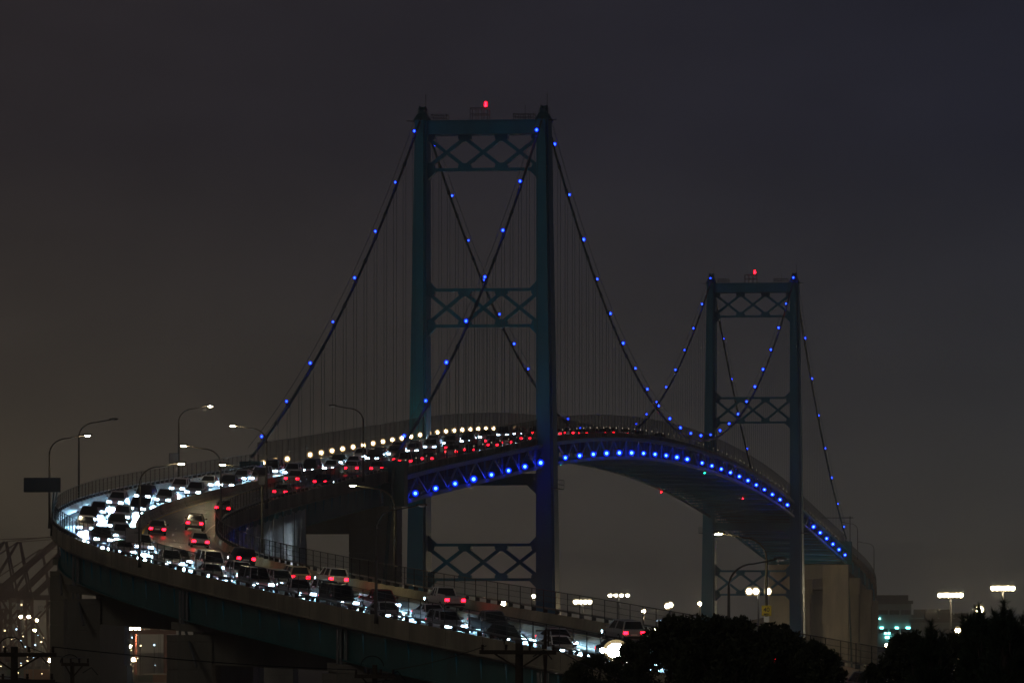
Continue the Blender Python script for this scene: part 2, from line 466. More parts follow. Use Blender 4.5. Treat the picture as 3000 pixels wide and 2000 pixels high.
def tower(t0):
    tw = empty('tower', bp(t0, 0, 2), parent=bridge)
    H = lambda h: CAMZ + h
    dep = 3.4
    for sgn in (-1, 1):
        mb = MB()
        rings = []
        for h in (-30, -10, 12, 30, 50, 66, 74.3):
            wd = 1.72 + (74.3 - h) * 0.0165
            a, b = 8.15, 8.15 + wd
            dd = dep + (74.3 - h) * 0.010
            # outline of a leg with a set-back inner and outer flange
            pts = [(a, -dd+1.1), (a+.28, -dd+1.1), (a+.28, -dd), (b-.28, -dd), (b-.28, -dd+1.1), (b, -dd+1.1), (b, dd-1.1), (b-.28, dd-1.1), (b-.28, dd), (a+.28, dd), (a+.28, dd-1.1), (a, dd-1.1)]
            rings.append([bp(t0 + d, sgn * o, H(h)) for o, d in (pts if sgn < 0 else pts[::-1])])
        mb.loft(rings)
        leg = mb.obj('leg', M['steel'], tw)
        # splice plates that run round the leg
        for h in (-4, 6, 30, 39, 58, 65.5):
            wd = 1.72 + (74.3 - h) * 0.0165; dd = dep + (74.3 - h) * 0.010
            c0 = 8.15 + wd/2
            bar('splice_plate', bp(t0 - dd - .012, sgn*(c0 - wd/2 + .3), H(h)), bp(t0 - dd - .012, sgn*(c0 + wd/2 - .3), H(h)), .05, .55, M['steel'], leg)
        # concrete foot
        mb = MB(); c = bp(t0, sgn*9.8, 0)
        mb.loft([[bp(t0 + dy, sgn*(9.6 + dx), zz) for dx, dy in ((-4.2, -6), (4.2, -6), (4.2, 6), (-4.2, 6))] for zz in (-0.6, 5.0)] + [[bp(t0 + dy, sgn*(9.6 + dx), 6.2) for dx, dy in ((-3.6, -5.4), (3.6, -5.4), (3.6, 5.4), (-3.6, 5.4))]])
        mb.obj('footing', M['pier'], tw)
        # saddle house
        mb = MB(); c = 8.15 + .86
        mb.loft([[bp(t0 + dy*k, sgn*c + dx*k2, H(h)) for dx, dy in ((-1, -1), (1, -1), (1, 1), (-1, 1))] for h, k, k2 in ((74.3, 2.4, 1.05), (74.5, 2.4, 1.05), (75.5, 1.3, .5), (75.9, 1.3, .42))])
        sad = mb.obj('saddle_house', M['steel_dark'], tw)
        mb = MB()
        for dx in (-.3, .3):
            pts = [bp(t0 + 1.2*math.cos(a), sgn*c + dx, H(75.8) + .6*math.sin(a)) for a in [math.pi*k/8 for k in range(9)]]
            mb.tube(pts, .17, 6)
        mb.tube([bp(t0, sgn*c, H(75.8)), bp(t0, sgn*c, H(76.5))], .2, 6)
        mb.obj('saddle', M['steel_dark'], sad)
        bar('antenna', bp(t0, sgn*c + .45, H(76.2)), bp(t0, sgn*c + .45, H(78.4)), .07, .07, M['dark'], sad)
        bar('outrigger', bp(t0 - 2, sgn*(c + .8), H(74.2)), bp(t0 - 2, sgn*(c + 2.1), H(74.35)), .12, .12, M['dark'], sad)
    # cross beam at the top
    bar('cross_beam', bp(t0, -8.2, H(73.35)), bp(t0, 8.2, H(73.35)), 3.6, 1.9, M['steel'], tw)
    bar('beam_flange', bp(t0, -8.1, H(74.32)), bp(t0, 8.1, H(74.32)), 4.0, .10, M['steel'], tw)
    bar('beam_flange', bp(t0, -8.1, H(72.38)), bp(t0, 8.1, H(72.38)), 4.0, .12, M['steel'], tw)
    # lattice braces
    for (zt, zb, top) in ((72.3, 67.2, False), (49.5, 44.2, True), (12.0, 6.9, True)):
        wf = 16.3; pl = wf / 3
        br = empty('cross_brace', bp(t0, 0, H(zb)), parent=tw)
        if top: bar('chord', bp(t0, -8.2, H(zt)), bp(t0, 8.2, H(zt)), 1.4, .42, M['steel'], br)
        bar('chord', bp(t0, -8.2, H(zb)), bp(t0, 8.2, H(zb)), 1.4, .42, M['steel'], br)
        for k in range(3):
            x0 = -8.15 + k*pl; x1 = x0 + pl
            bar('diagonal', bp(t0 - .1, x0, H(zt - .45)), bp(t0 - .1, x1, H(zb + .45)), 1.0, .50, M['steel'], br)
            bar('diagonal', bp(t0 + .1, x0, H(zb + .45)), bp(t0 + .1, x1, H(zt - .45)), 1.0, .50, M['steel'], br)
        for k in range(4):
            x = -8.15 + k*pl
            for zz, sg in ((zt, -1), (zb, 1)):
                a = .95; b = .62
                prof = [(-a, .2*sg*-1), (a, .2*sg*-1), (a, .55*sg), (b, .95*sg), (-b, .95*sg), (-a, .55*sg)]
                prof = [(min(max(x + dx, -8.3), 8.3), zz + dz) for dx, dz in prof]
                mb = MB(); mb.loft([[bp(t0 + dy, px_, H(pz)) for px_, pz in prof] for dy in (-.74, .74)])
                mb.obj('gusset', M['steel'], br)
        for sgn in (-1, 1):
            for zz, sg in ((zb, -1),) + (((zt, 1),) if top else ()):
                mb = MB()
                mb.loft([[bp(t0 + dy, sgn*xx, H(zz + dz*sg)) for xx, dz in ((8.2, 0), (6.9, .2), (8.2, 1.5))] for dy in (-.7, .7)])
                mb.obj('corner_bracket', M['steel'], br)
    # portal beam under the deck
    bar('deck_portal', bp(t0, -8.2, H(21.6)), bp(t0, 8.2, H(21.6)), 3.0, 1.7, M['steel'], tw)
    for sgn in (-1, 1):
        mb = MB(); mb.loft([[bp(t0 + dy, sgn*xx, H(zz)) for xx, zz in ((8.2, 20.76), (6.6, 20.76), (8.2, 19.2))] for dy in (-1.2, 1.2)])
        mb.obj('corner_bracket', M['steel'], tw)
        # inspection balcony on the leg
        mb = MB(); o0 = 8.15 + 2.55
        mb.bar(bp(t0 - 3.9, sgn*o0, H(20.2)), bp(t0 + 3.9, sgn*o0, H(20.2)), 1.6, .12)
        for zz in (20.8, 21.5): mb.bar(bp(t0 - 3.9, sgn*(o0 + .8), H(zz)), bp(t0 + 3.9, sgn*(o0 + .8), H(zz)), .07, .07)
        for dy in (-3.9, -1.3, 1.3, 3.9): mb.bar(bp(t0 + dy, sgn*(o0 + .8), H(20.2)), bp(t0 + dy, sgn*(o0 + .8), H(21.5)), .07, .07)
        mb.obj('balcony', M['steel_dark'], tw)
    # railings and beacon frame on the top beam
    def railing(x0, x1, z0, z1, n, name):
        mb = MB()
        for dy in (-1.2, 1.2):
            for k in range(n + 1):
                x = x0 + (x1-x0)*k/n; mb.bar(bp(t0 + dy, x, H(z0)), bp(t0 + dy, x, H(z1)), .075, .075)
            for zz in (z1, (z0+z1)/2): mb.bar(bp(t0 + dy, x0, H(zz)), bp(t0 + dy, x1, H(zz)), .07, .07)
        for x in (x0, x1): mb.bar(bp(t0 - 1.2, x, H(z1)), bp(t0 + 1.2, x, H(z1)), .07, .07)
        mb.obj(name, M['dark'], tw)
    railing(-7.6, -5.3, 74.38, 75.3, 3, 'top_railing')
    railing(4.6, 7.6, 74.38, 75.3, 4, 'top_railing')
    railing(-1.8, .8, 74.38, 76.2, 3, 'beacon_frame')
    bar('antenna', bp(t0, 6.2, H(74.4)), bp(t0, 6.2, H(76.6)), .06, .06, M['dark'], tw)
    mb = MB(); mb.tube([bp(t0, .35, H(76.2)), bp(t0, .35, H(76.36))], .2, 8); mb.cur = 1
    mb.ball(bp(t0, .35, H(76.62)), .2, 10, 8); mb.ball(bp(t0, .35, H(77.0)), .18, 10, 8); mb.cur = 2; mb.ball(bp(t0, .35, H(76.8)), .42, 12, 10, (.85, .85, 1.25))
    bc = mb.obj('beacon', [M['dark'], M['g_red'], M['halo_red']], tw); bc['label'] = 'red lit aviation beacon'
    return tw
tower(0.0); tower(SPAN)

# deck slab, floor beams, stiffening trusses
mb = MB(); sweep(mb, [(-8.6, -.45), (8.6, -.45), (8.6, -.03), (-8.6, -.03)], QB0, QB1, 6)
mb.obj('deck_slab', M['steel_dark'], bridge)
for sgn in (-1, 1):
    mb = MB(); pr = [(sgn*8.15, -.03), (sgn*8.55, -.03), (sgn*8.55, .8), (sgn*8.3, .8)]
    sweep(mb, pr if sgn > 0 else pr[::-1], QB0, QB1, 6); mb.obj('parapet', M['concrete'], bridge)
    mb = MB(); sweep(mb, [(sgn*TR-.3, -.55), (sgn*TR+.3, -.55), (sgn*TR+.3, .0), (sgn*TR-.3, .0)], QB0, QB1, 6)
    mb.obj('top_chord', M['steel'], bridge)
    mb = MB(); sweep(mb, [(sgn*TR-.3, -3.55), (sgn*TR+.3, -3.55), (sgn*TR+.3, -3.05), (sgn*TR-.3, -3.05)], QB0, QB1, 6)
    mb.obj('bottom_chord', M['steel'], bridge)
    mb = MB(); sweep(mb, [(sgn*.18-.14, .0), (sgn*.18+.14, .0), (sgn*.18+.05, .8), (sgn*.18-.05, .8)], QB0, QB1, 6) if sgn > 0 else sweep(mb, [(-.32, .0), (-.04, .0), (-.13, .8), (-.23, .8)], QB0, QB1, 6)
    mb.obj('median_rail', M['concrete'], bridge)
NP = 80
truss = [empty('stiffening_truss', bp(0, s*TR, z_lamp(0) - 1), parent=bridge) for s in (-1, 1)]
floor = empty('floor_framing', bp(0, 0, z_lamp(0) - 1), parent=bridge)
for i in range(NP + 1):
    q = QB0 + (QB1 - QB0) * i / NP; q2 = QB0 + (QB1 - QB0) * min(i + 1, NP) / NP
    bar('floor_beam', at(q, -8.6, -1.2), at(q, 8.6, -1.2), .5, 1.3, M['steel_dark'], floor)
    bar('bottom_strut', at(q, -8.7, -3.3), at(q, 8.7, -3.3), .4, .35, M['steel'], floor)
    for k, sgn in enumerate((-1, 1)):
        bar('truss_vertical', at(q, sgn*TR, -3.06), at(q, sgn*TR, -.54), .22, .26, M['steel'], truss[k])
        if i < NP:
            a, b = (-3.06, -.54) if i % 2 else (-.54, -3.06)
            bar('truss_diagonal', at(q, sgn*(TR), a), at(q2, sgn*(TR), b), .20, .24, M['steel'], truss[k])
    if i < NP:
        a = -1 if i % 2 else 1
        bar('lateral_brace', at(q, -8.6*a, -3.31), at(q2, 8.6*a, -3.31), .26, .24, M['steel'], floor)
for lat in (-5.2, -1.8, 1.8, 5.2):
    mb = MB(); sweep(mb, [(lat-.18, -.95), (lat+.18, -.95), (lat+.18, -.46), (lat-.18, -.46)], QB0, QB1, 6); mb.obj('stringer', M['steel_dark'], floor)

# main cables with hand ropes, hangers and lamps
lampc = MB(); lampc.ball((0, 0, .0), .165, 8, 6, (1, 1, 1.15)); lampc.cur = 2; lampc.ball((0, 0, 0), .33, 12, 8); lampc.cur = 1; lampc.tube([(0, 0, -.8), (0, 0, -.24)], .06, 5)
lampc_me = lampc.mesh('cable_lamp', [M['g_blue_c'], M['dark'], M['halo_blue_c']])
band = MB(); band.tube([(-.55, 0, 0), (.55, 0, 0)], .27, 8); band_me = band.mesh('cable_band', M['cable'])
rope_me = MB(); rope_me.tube([(0, 0, 0), (0, 0, 1)], 1.0, 4, False); rope_me = rope_me.mesh('hanger_rope', M['cable'])
for sgn in (-1, 1):
    cab = empty('main_cable', bp(0, sgn*TR, z_cable(0)), parent=bridge)
    ts = [-SIDE + i*(SPAN + 2*SIDE)/160 for i in range(161)]
    for nm, dz, r, off in (('cable_strand', 0, .19, 0), ('hand_rope', 1.15, .035, -.45), ('hand_rope', 1.15, .035, .45)):
        mb = MB()
        pts = []
        for i in range(41): pts.append(-SIDE + SIDE*i/40)
        for i in range(1, 97): pts.append(SPAN*i/96)
        for i in range(1, 41): pts.append(SPAN + SIDE*i/40)
        mb.tube([bp(t, sgn*TR + off, z_cable(t) + dz) for t in pts], r, 8 if dz == 0 else 4)
        mb.obj(nm, M['cable'], cab, smooth=dz == 0)
    # hangers
    tt = [-SIDE + SIDE*i/16 for i in range(1, 16)] + [SPAN*i/48 for i in range(1, 48)] + [SPAN + SIDE*i/16 for i in range(1, 16)]
    for i, t in enumerate(tt):
        zc, zd = z_cable(t), z_deck(t) - .1
        sl = (z_cable(t + .5) - z_cable(t - .5)); v = (bp(t + .5, 0, sl/2) - bp(t - .5, 0, -sl/2)).normalized()
        xq = Vector((0, 0, 1)).cross(v).normalized(); zq = v.cross(xq)
        inst('cable_band', band_me, Matrix(((v.x, xq.x, zq.x, bp(t, sgn*TR, zc).x), (v.y, xq.y, zq.y, bp(t, sgn*TR, zc).y), (v.z, xq.z, zq.z, zc), (0, 0, 0, 1))), cab)
        if zc - zd > .6:
            for do in (-.20, .20):
                p = bp(t, sgn*TR + do, zd)
                inst('hanger_rope', rope_me, Matrix.Translation(p) @ Matrix.Diagonal((.026, .026, zc - zd, 1)), cab)
    lt = [-145.5 + 19.5*i for i in range(8)] + [13.2 + 18.98*i for i in range(24)] + [SPAN + 8.6 + 19.5*i for i in range(8)]
    for t in lt:
        inst('cable_lamp', lampc_me, Matrix.Translation(bp(t, sgn*TR, z_cable(t) + .95)) @ Matrix.Scale(random.uniform(.7, 1.1) * (1.0 if sgn > 0 else .85), 4), cab)

# blue lamps along the bottom of the truss
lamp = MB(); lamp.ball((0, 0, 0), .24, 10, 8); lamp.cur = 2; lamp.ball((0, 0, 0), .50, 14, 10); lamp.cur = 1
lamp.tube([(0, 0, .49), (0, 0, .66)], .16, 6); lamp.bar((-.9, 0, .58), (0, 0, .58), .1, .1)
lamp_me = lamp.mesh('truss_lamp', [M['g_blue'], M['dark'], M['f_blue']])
rotW = Matrix.Rotation(math.atan2(W.y, W.x), 4, 'Z')
LT = [-142.2 + 18.62*i for i in range(8)] + [18.9 + 18.68*i for i in range(11)] + [233.5 + 18.94*i for i in range(11)] + [493.4 + 19.08*i for i in range(6)]
for t in LT:
    inst('truss_lamp', lamp_me, Matrix.Translation(bp(t, TR + .95, z_lamp(t))) @ rotW @ Matrix.Scale(random.uniform(.84, 1.1), 4), bridge)
# navigation lights under the span
for t, off, m in ((165, -8, 'g_green'), (246, 9.2, 'g_green'), (345, -9, 'g_red'), (372, 5, 'g_red')):
    mb = MB(); mb.tube([(0, 0, .2), (0, 0, .6)], .08, 6); mb.cur = 1; mb.ball((0, 0, 0), .11, 8, 6)
    mb.obj('navigation_light', [M['dark'], M[m]], bridge, Matrix.Translation(bp(t, off, z_lamp(t) - 1.5)))
# rail lights: facing the camera on the far side, seen from behind on the near side
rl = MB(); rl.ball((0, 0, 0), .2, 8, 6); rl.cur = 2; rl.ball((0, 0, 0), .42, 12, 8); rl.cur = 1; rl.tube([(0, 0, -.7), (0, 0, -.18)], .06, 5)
rl_me = rl.mesh('rail_light', [M['g_warm'], M['dark'], M['halo_warm']])
rs = MB(); rs.box((-.28, -.06, 0), (-.18, .06, .12)); rs.cur = 1; rs.box((-.16, -.14, -.7), (.0, .14, .25))
rs_me = rs.mesh('shielded_rail_light', [M['g_warm_s'], M['dark']])
t = -148.0; k = 0
while t < 80:
    if k not in (3,) : inst('rail_light', rl_me, Matrix.Translation(bp(t, -8.4, z_deck(t) + 1.5)), bridge)
    t += 9.37; k += 1
inst('rail_light', rl_me, Matrix.Translation(bp(105, -8.4, z_deck(105) + 1.5)), bridge)
t = -148.0
while t < 600:
    inst('shielded_rail_light', rs_me, Matrix.Translation(bp(t, 8.45, z_deck(t) + 1.5)) @ rotW, bridge)
    t += 9.37

# ------------------------------------------------------------------ fences
def fence(name, lat, q0, q1, step, h0, h1, gap, m_link, label, wires=(), post=.07, parts_post='fence_post'):
    f = empty(name, at((q0 + q1)/2, lat), label, 'fence')
    n = int((q1 - q0) / step)
    mbw = MB()
    for i in range(n + 1):
        q = q0 + (q1-q0)*i/n
        bar('fence_post', at(q, lat, h0), at(q, lat, h1), post, post, M['dark'], f)
        if i < n:
            q2 = q0 + (q1-q0)*(i+1)/n
            mb = MB(); a, b, c, d = at(q, lat, h0 + gap), at(q2, lat, h0 + gap), at(q2, lat, h1), at(q, lat, h1)
            mb.add([a, b, c, d], [(0, 1, 2, 3)])
            mb.obj('chain_link_panel', m_link, f)
    for h in (h1,) + tuple(wires):
        mb = MB(); mb.tube([at(q0 + (q1-q0)*i/n, lat, h) for i in range(n + 1)], .032 if h == h1 else .016, 5)
        mb.obj('top_rail' if h == h1 else 'tension_wire', M['dark'], f)
    return f
fence('chain_link_fence', -8.02, 0.5, QV1 - 4, 2.75, .8, 2.6, .45, M['link'], 'chain link fence along the outer edge of the curved viaduct', (1.55, 1.9, 2.25))
fence('chain_link_fence', 8.02, 0.5, QV1 - 4, 2.75, .8, 2.6, .45, M['link'], 'chain link fence along the inner edge of the curved viaduct', (1.7, 2.15))
fence('bridge_fence', -8.42, QB0, -1, 4.74, .8, 4.0, .15, M['link_b'], 'tall mesh fence on the far edge of the bridge deck', (2.4,))
fence('bridge_fence', 8.42, QB0, -1, 4.74, .8, 3.6, .15, M['link_b'], 'tall mesh fence on the near edge of the bridge deck', (2.4,))

# ------------------------------------------------------------------ near approach viaduct
via = empty('approach_viaduct', at(200, 0, -20), 'curving concrete and green steel viaduct leading down from the bridge', 'viaduct')
mb = MB(); sweep(mb, [(-7.9, -.42), (7.9, -.42), (7.9, -.03), (-7.9, -.03)], QV0 + .3, QV1); mb.obj('deck_slab', M['concrete'], via)
for sgn in (-1, 1):
    def mir(pr): return [(sgn*a, b) for a, b in pr] if sgn > 0 else [(sgn*a, b) for a, b in pr[::-1]]
    mb = MB(); sweep(mb, mir([(7.88, -.55), (8.3, -.55), (8.3, .8), (8.05, .8), (7.88, .0)]), QV0 + .3, QV1)
    mb.obj('parapet', M['concrete'], via)
    q = 2.0
    while q < QV1 - 2:
        bar('panel_joint', at(q, sgn*8.303, -.53), at(q, sgn*8.303, .79), .035, .012, M['dark'], via, up=(frame(q)[1].x, frame(q)[1].y, 0)); q += 8.25
    q = 2.0
    mb = MB(); sweep(mb, mir([(8.34, -.62), (8.44, -.62), (8.44, -.50), (8.34, -.50)]), QV0 + .3, QV1); mb.obj('drip_edge', M['concrete'], via)
    # steel rail over the parapet
    mb = MB(); n = 170
    mb.tube([at(QV0 + .3 + (QV1-QV0-.6)*i/n, sgn*8.17, 1.16) for i in range(n + 1)], .085, 6); mb.obj('hand_rail', M['galv'], via)
    q = 1.0
    while q < QV1:
        bar('rail_post', at(q, sgn*8.17, .8), at(q, sgn*8.17, 1.12), .34, .16, M['dark'], via, up=(U.x, U.y, 0)); q += 2.75
    # conduit under the overhang
    mb = MB(); mb.tube([at(QV0 + 4 + (QV1-QV0-8)*i/n, sgn*8.02, -.78) for i in range(n + 1)], .10, 6); mb.obj('conduit', M['galv'], via)
    # median barrier half: none, one barrier below
for lat in (-7.35, -2.5, 2.5, 7.35):
    mb = MB()
    for pr in ([(lat-.3, -.75), (lat+.3, -.75), (lat+.3, -.68), (lat-.3, -.68)], [(lat-.03, -3.42), (lat+.03, -3.42), (lat+.03, -.75), (lat-.03, -.75)], [(lat-.34, -3.5), (lat+.34, -3.5), (lat+.34, -3.42), (lat-.34, -3.42)]):
        sweep(mb, pr, QV0 + 1, QV1)
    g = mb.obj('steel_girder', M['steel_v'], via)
    if abs(lat) > 5:
        sg = 1 if lat > 0 else -1
        q = 2.0
        while q < QV1 - 5:
            bar('stiffener', at(q, lat - sg*.13, -3.40), at(q, lat + sg*.13, -.77), .2, .03, M['steel'], g, up=(0, 1, 0)); q += 5.5
mb = MB(); sweep(mb, [(-.32, .0), (.32, .0), (.24, .18), (.09, .35), (.08, .95), (-.08, .95), (-.09, .35), (-.24, .18)], QV0 + .3, QV1, 3)
mb.obj('median_barrier', M['concrete'], via)
PIERS = [95, 143, 191, 243, 289, 335, 381, 427]
for k, q in enumerate(PIERS):
    bn = empty('pier', at(q, 0, -30), parent=via)
    for sgn in (-1, 1):
        top = at(q, sgn*6.6, -8.0); base = hill(top.x, top.y) - 1.0
        for (w0, w1, zt, zb, d) in ((5.7, 8.75, None, None, 1.9),):
            mb = MB()
            def ring(z, gx=0.0, gd=0.0):
                out = []
                for l, dq in ((w0 - gx, -d - gd), (w1 + gx, -d - gd), (w1 + gx, d + gd), (w0 - gx, d + gd)):
                    p = at(q + dq, sgn*l); out.append(Vector((p.x, p.y, z)))
                return out if sgn > 0 else out[::-1]
            zz = at(q, 0, 0).z
            zs = zz - 8.2
            rr_ = [ring(base, .3, .25), ring(zs - 9, .3, .25), ring(zs - 9.02, 0, 0)]; z_ = zs - 6.4
            while z_ < zz - 5:                # grooves left by the formwork
                rr_ += [ring(z_), ring(z_ + .01, -.05, -.05), ring(z_ + .11, -.05, -.05), ring(z_ + .12)]; z_ += 2.4
            mb.loft(rr_ + [ring(zz - 4.35)])
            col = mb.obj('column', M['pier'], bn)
        # pedestal and bearing under the outer girder
        mb = MB(); A = [at(q + dq, sgn*l, -4.36) for l, dq in ((6.3, -1.3), (8.5, -1.3), (8.5, 1.3), (6.3, 1.3))]
        mb.loft([[a for a in A], [a + Vector((0, 0, .62)) for a in A]] if sgn > 0 else [A[::-1], [a + Vector((0, 0, .62)) for a in A[::-1]]])
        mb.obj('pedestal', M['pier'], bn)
        mb = MB()
        for dq in (-.9, -.5, .5, .9):
            mb.bar(at(q + dq, sgn*7.62, -3.4), at(q + dq, sgn*7.62, -.77), .08, .45, up=(0, 0, 1))
        mb.tube([at(q - .2, sgn*8.0, -1.0), at(q - .2, sgn*8.0, -6.5)], .11, 6)
        mb.tube([at(q + .3, sgn*7.9, -3.45), at(q + 3.6, sgn*7.5, -7.2)], .13, 6)
        mb.obj('bearing_bracket', M['galv'], bn)
    mb = MB(); prof = [(-5.72, -7.1), (5.72, -7.1), (5.72, -4.5), (-5.72, -4.5)]
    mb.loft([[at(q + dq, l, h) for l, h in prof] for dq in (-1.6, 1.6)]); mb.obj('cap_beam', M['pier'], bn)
    # cross frames between girders
    for qq in (q - 15, q + 15):
        for a, b in ((-7.3, -2.5), (-2.5, 2.5), (2.5, 7.3)):
            bar('cross_frame', at(qq, a, -3.2), at(qq, b, -1.0), .15, .15, M['steel_dark'], bn)
            bar('cross_frame', at(qq, a, -1.0), at(qq, b, -3.2), .15, .15, M['steel_dark'], bn)

# ------------------------------------------------------------------ cable bents (near and far) and far viaduct
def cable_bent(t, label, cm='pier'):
    c = empty('cable_bent', bp(t, 0, 2), label, 'pier')
    zt = z_deck(t) - 3.75
    for sgn in (-1, 1):
        mb = MB(); base = 3.0
        out = []
        lv = [(base, .9), (base + 6, .5), (base + 6.02, 0)]; z_ = base + 9
        while z_ < zt - 2: lv += [(z_, 0), (z_ + .01, -.06), (z_ + .13, -.06), (z_ + .14, 0)]; z_ += 3.0
        for z, g in lv + [(zt, 0)]:
            r = [bp(t + dy, sgn*o, z) for o, dy in ((3.5 - g, -2.2 - g), (9.5 + g, -2.2 - g), (9.5 + g, 2.2 + g), (3.5 - g, 2.2 + g))]
            out.append(r if sgn < 0 else r[::-1])
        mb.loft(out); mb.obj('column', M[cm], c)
        mb = MB(); r0 = [bp(t + dy, sgn*o, zt) for o, dy in ((7.7, -1.6), (10.3, -1.6), (10.3, 1.6), (7.7, 1.6))]
        mb.loft([r0, [p + Vector((0, 0, 5.6)) for p in r0]]); mb.obj('cable_post', M['steel_dark'], c)
    mb = MB(); mb.loft([[bp(t + dy, o, z) for o, z in ((-3.6, zt - 3.4), (3.6, zt - 3.4), (3.6, zt - .05), (-3.6, zt - .05))] for dy in (-1.9, 1.9)])
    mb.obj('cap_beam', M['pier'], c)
    # backstay strut down the face
    for sgn in (-1, 1):
        d = -1 if t < 0 else 1
        mb = MB(); mb.tube([bp(t + d*1.0, sgn*9.0, z_cable(-SIDE) - .5), bp(t + d*26, sgn*9.0, 12)], .24, 6); mb.obj('anchor_cable', M['cable'], c)
cable_bent(-SIDE, 'twin column concrete bent where cables meet the deck near the curve')
cable_bent(SPAN + SIDE, 'floodlit beige concrete bent at the far end of the bridge', 'concrete')  # lighter concrete copy puts some of the floodlight into the colour

fv = empty('far_viaduct', at(QB0 - 120, 0, -15), 'far approach viaduct curving away behind the right tower', 'viaduct')
mb = MB(); sweep(mb, [(-8.2, -.5), (8.2, -.5), (8.2, -.03), (-8.2, -.03)], QF, QB0 - .3); mb.obj('deck_slab', M['concrete'], fv)
for sgn in (-1, 1):
    pr = [(sgn*8.0, -.55), (sgn*8.5, -.55), (sgn*8.5, .85), (sgn*8.25, .85)]
    mb = MB(); sweep(mb, pr if sgn > 0 else pr[::-1], QF, QB0 - .3); mb.obj('parapet', M['concrete'], fv)
    lat = sgn*7.5
    mb = MB(); sweep(mb, [(lat-.12, -3.6), (lat+.12, -3.6), (lat+.12, -.6), (lat-.12, -.6)], QF, QB0 - 3); g = mb.obj('steel_girder', M['steel_v'], fv)
    for i in range(14): bar('stiffener', at(QB0 - 14 - 22*i, lat + sgn*.3, -3.5), at(QB0 - 14 - 22*i, lat + sgn*.3, -.62), .4, .5, M['steel'], g, up=(0, 1, 0))
for k in range(6):
    q = QB0 - 45 - 48*k
    for sgn in (-1, 1):
        mb = MB(); zz = at(q, 0, 0).z
        rings = []
        for z, g in ((2.5, 1.0), (zz - 20, .9), (zz - 20.02, 0.25), (zz - 8, .25), (zz - 7.98, .9), (zz - 4.0, .9)):
            r = []
            for l, dq in ((3.6 - g, -2 - g), (8.6 + g*.5, -2 - g), (8.6 + g*.5, 2 + g), (3.6 - g, 2 + g)):
                p = at(q + dq, sgn*l); r.append(Vector((p.x, p.y, z)))
            rings.append(r if sgn > 0 else r[::-1])
        mb.loft(rings); mb.obj('pier_column', M['concrete'], fv)
    mb = MB(); mb.loft([[at(q + dq, l, h) for l, h in ((-3, -7), (3, -7), (3, -4.1), (-3, -4.1))] for dq in (-1.8, 1.8)]); mb.obj('cap_beam', M['pier'], fv)
fence('bridge_fence', 8.35, QF + 10, QB0 - 2, 4.8, .85, 2.7, .2, M['link_b'], 'mesh fence on the far viaduct behind the right tower')

# tapered concrete buttress wall beside the far piers
for off, d0, w0, lab in ((17, 560, 7, 'pale sloped concrete buttress wall beside the far piers'),):
    mb = MB(); mb.loft([[bp(d0 + dy, off + dx, z) for dx, dy in ((-w0*k, -2), (w0*k*.35, -2), (w0*k*.35, 2), (-w0*k, 2))] for z, k in ((3, 1.35), (26, .8))])
    tag(mb.obj('buttress_wall', M['concrete']), lab, 'wall')

# ------------------------------------------------------------------ hanging plastic sheet with work platform
rnd = random.Random(3)
sh = empty('plastic_sheet', at(86, 8.6, -11), 'grey plastic containment sheet hung below the inner edge of the viaduct', 'sheet')
mb = MB(); NU, NV = 90, 26
for j in range(NV + 1):
    for i in range(NU + 1):
        q = 60 + 54*i/NU; v = j/NV
        hgt = interp(i/NU, [0, .5, 1], [8.2, 6.6, 4.2])
        wr = .28*math.sin(i*1.15 + 2*noise.noise(Vector((i*.2, v*1.5, 0)))) + .35*noise.noise(Vector((i*.35, v*3, 2)))
        wr *= .35 + v*.8
        top = -.9 - .35*abs(math.sin(i*.42))
        mb.v.append(at(q + .25*wr, 8.75 + wr, top - hgt*v))
for j in range(NV):
    for i in range(NU): mb.f.append((j*(NU+1)+i, j*(NU+1)+i+1, (j+1)*(NU+1)+i+1, (j+1)*(NU+1)+i)); mb.m.append(0)
mb.obj('sheet', tarp_m, sh, smooth=True)
for i in range(7):
    q = 62 + 8*i; h = interp((q-60)/54, [0, .5, 1], [8.2, 6.6, 4.2])
    bar('scaffold_tube', at(q, 9.1, -1.0), at(q, 9.1, -.8 - h), .08, .08, M['galv'], sh)
bar('work_platform', at(62, 8.9, -8.9), at(82, 8.9, -8.4), 1.2, .18, M['dark'], sh)
for q, lat, h, r, m in ((109, 8.2, -3.2, .12, 'g_work'), (106, 8.2, -4.6, .10, 'g_work'), (99, 8.2, -5.6, .10, 'g_work'), (72, 6.2, -5.5, .12, 'g_sheet_fill'), (86, 6.2, -5.0, .12, 'g_sheet_fill')):  # the pale bulbs are added to make the sheet glow from behind
    mb = MB(); mb.ball(at(q, lat, h), r, 8, 6); mb.cur = 1; mb.tube([at(q, lat, h + r*.9), at(q, lat, -3.5)], .03, 5); mb.obj('work_and_fill_light', [M[m], M['dark']], sh)

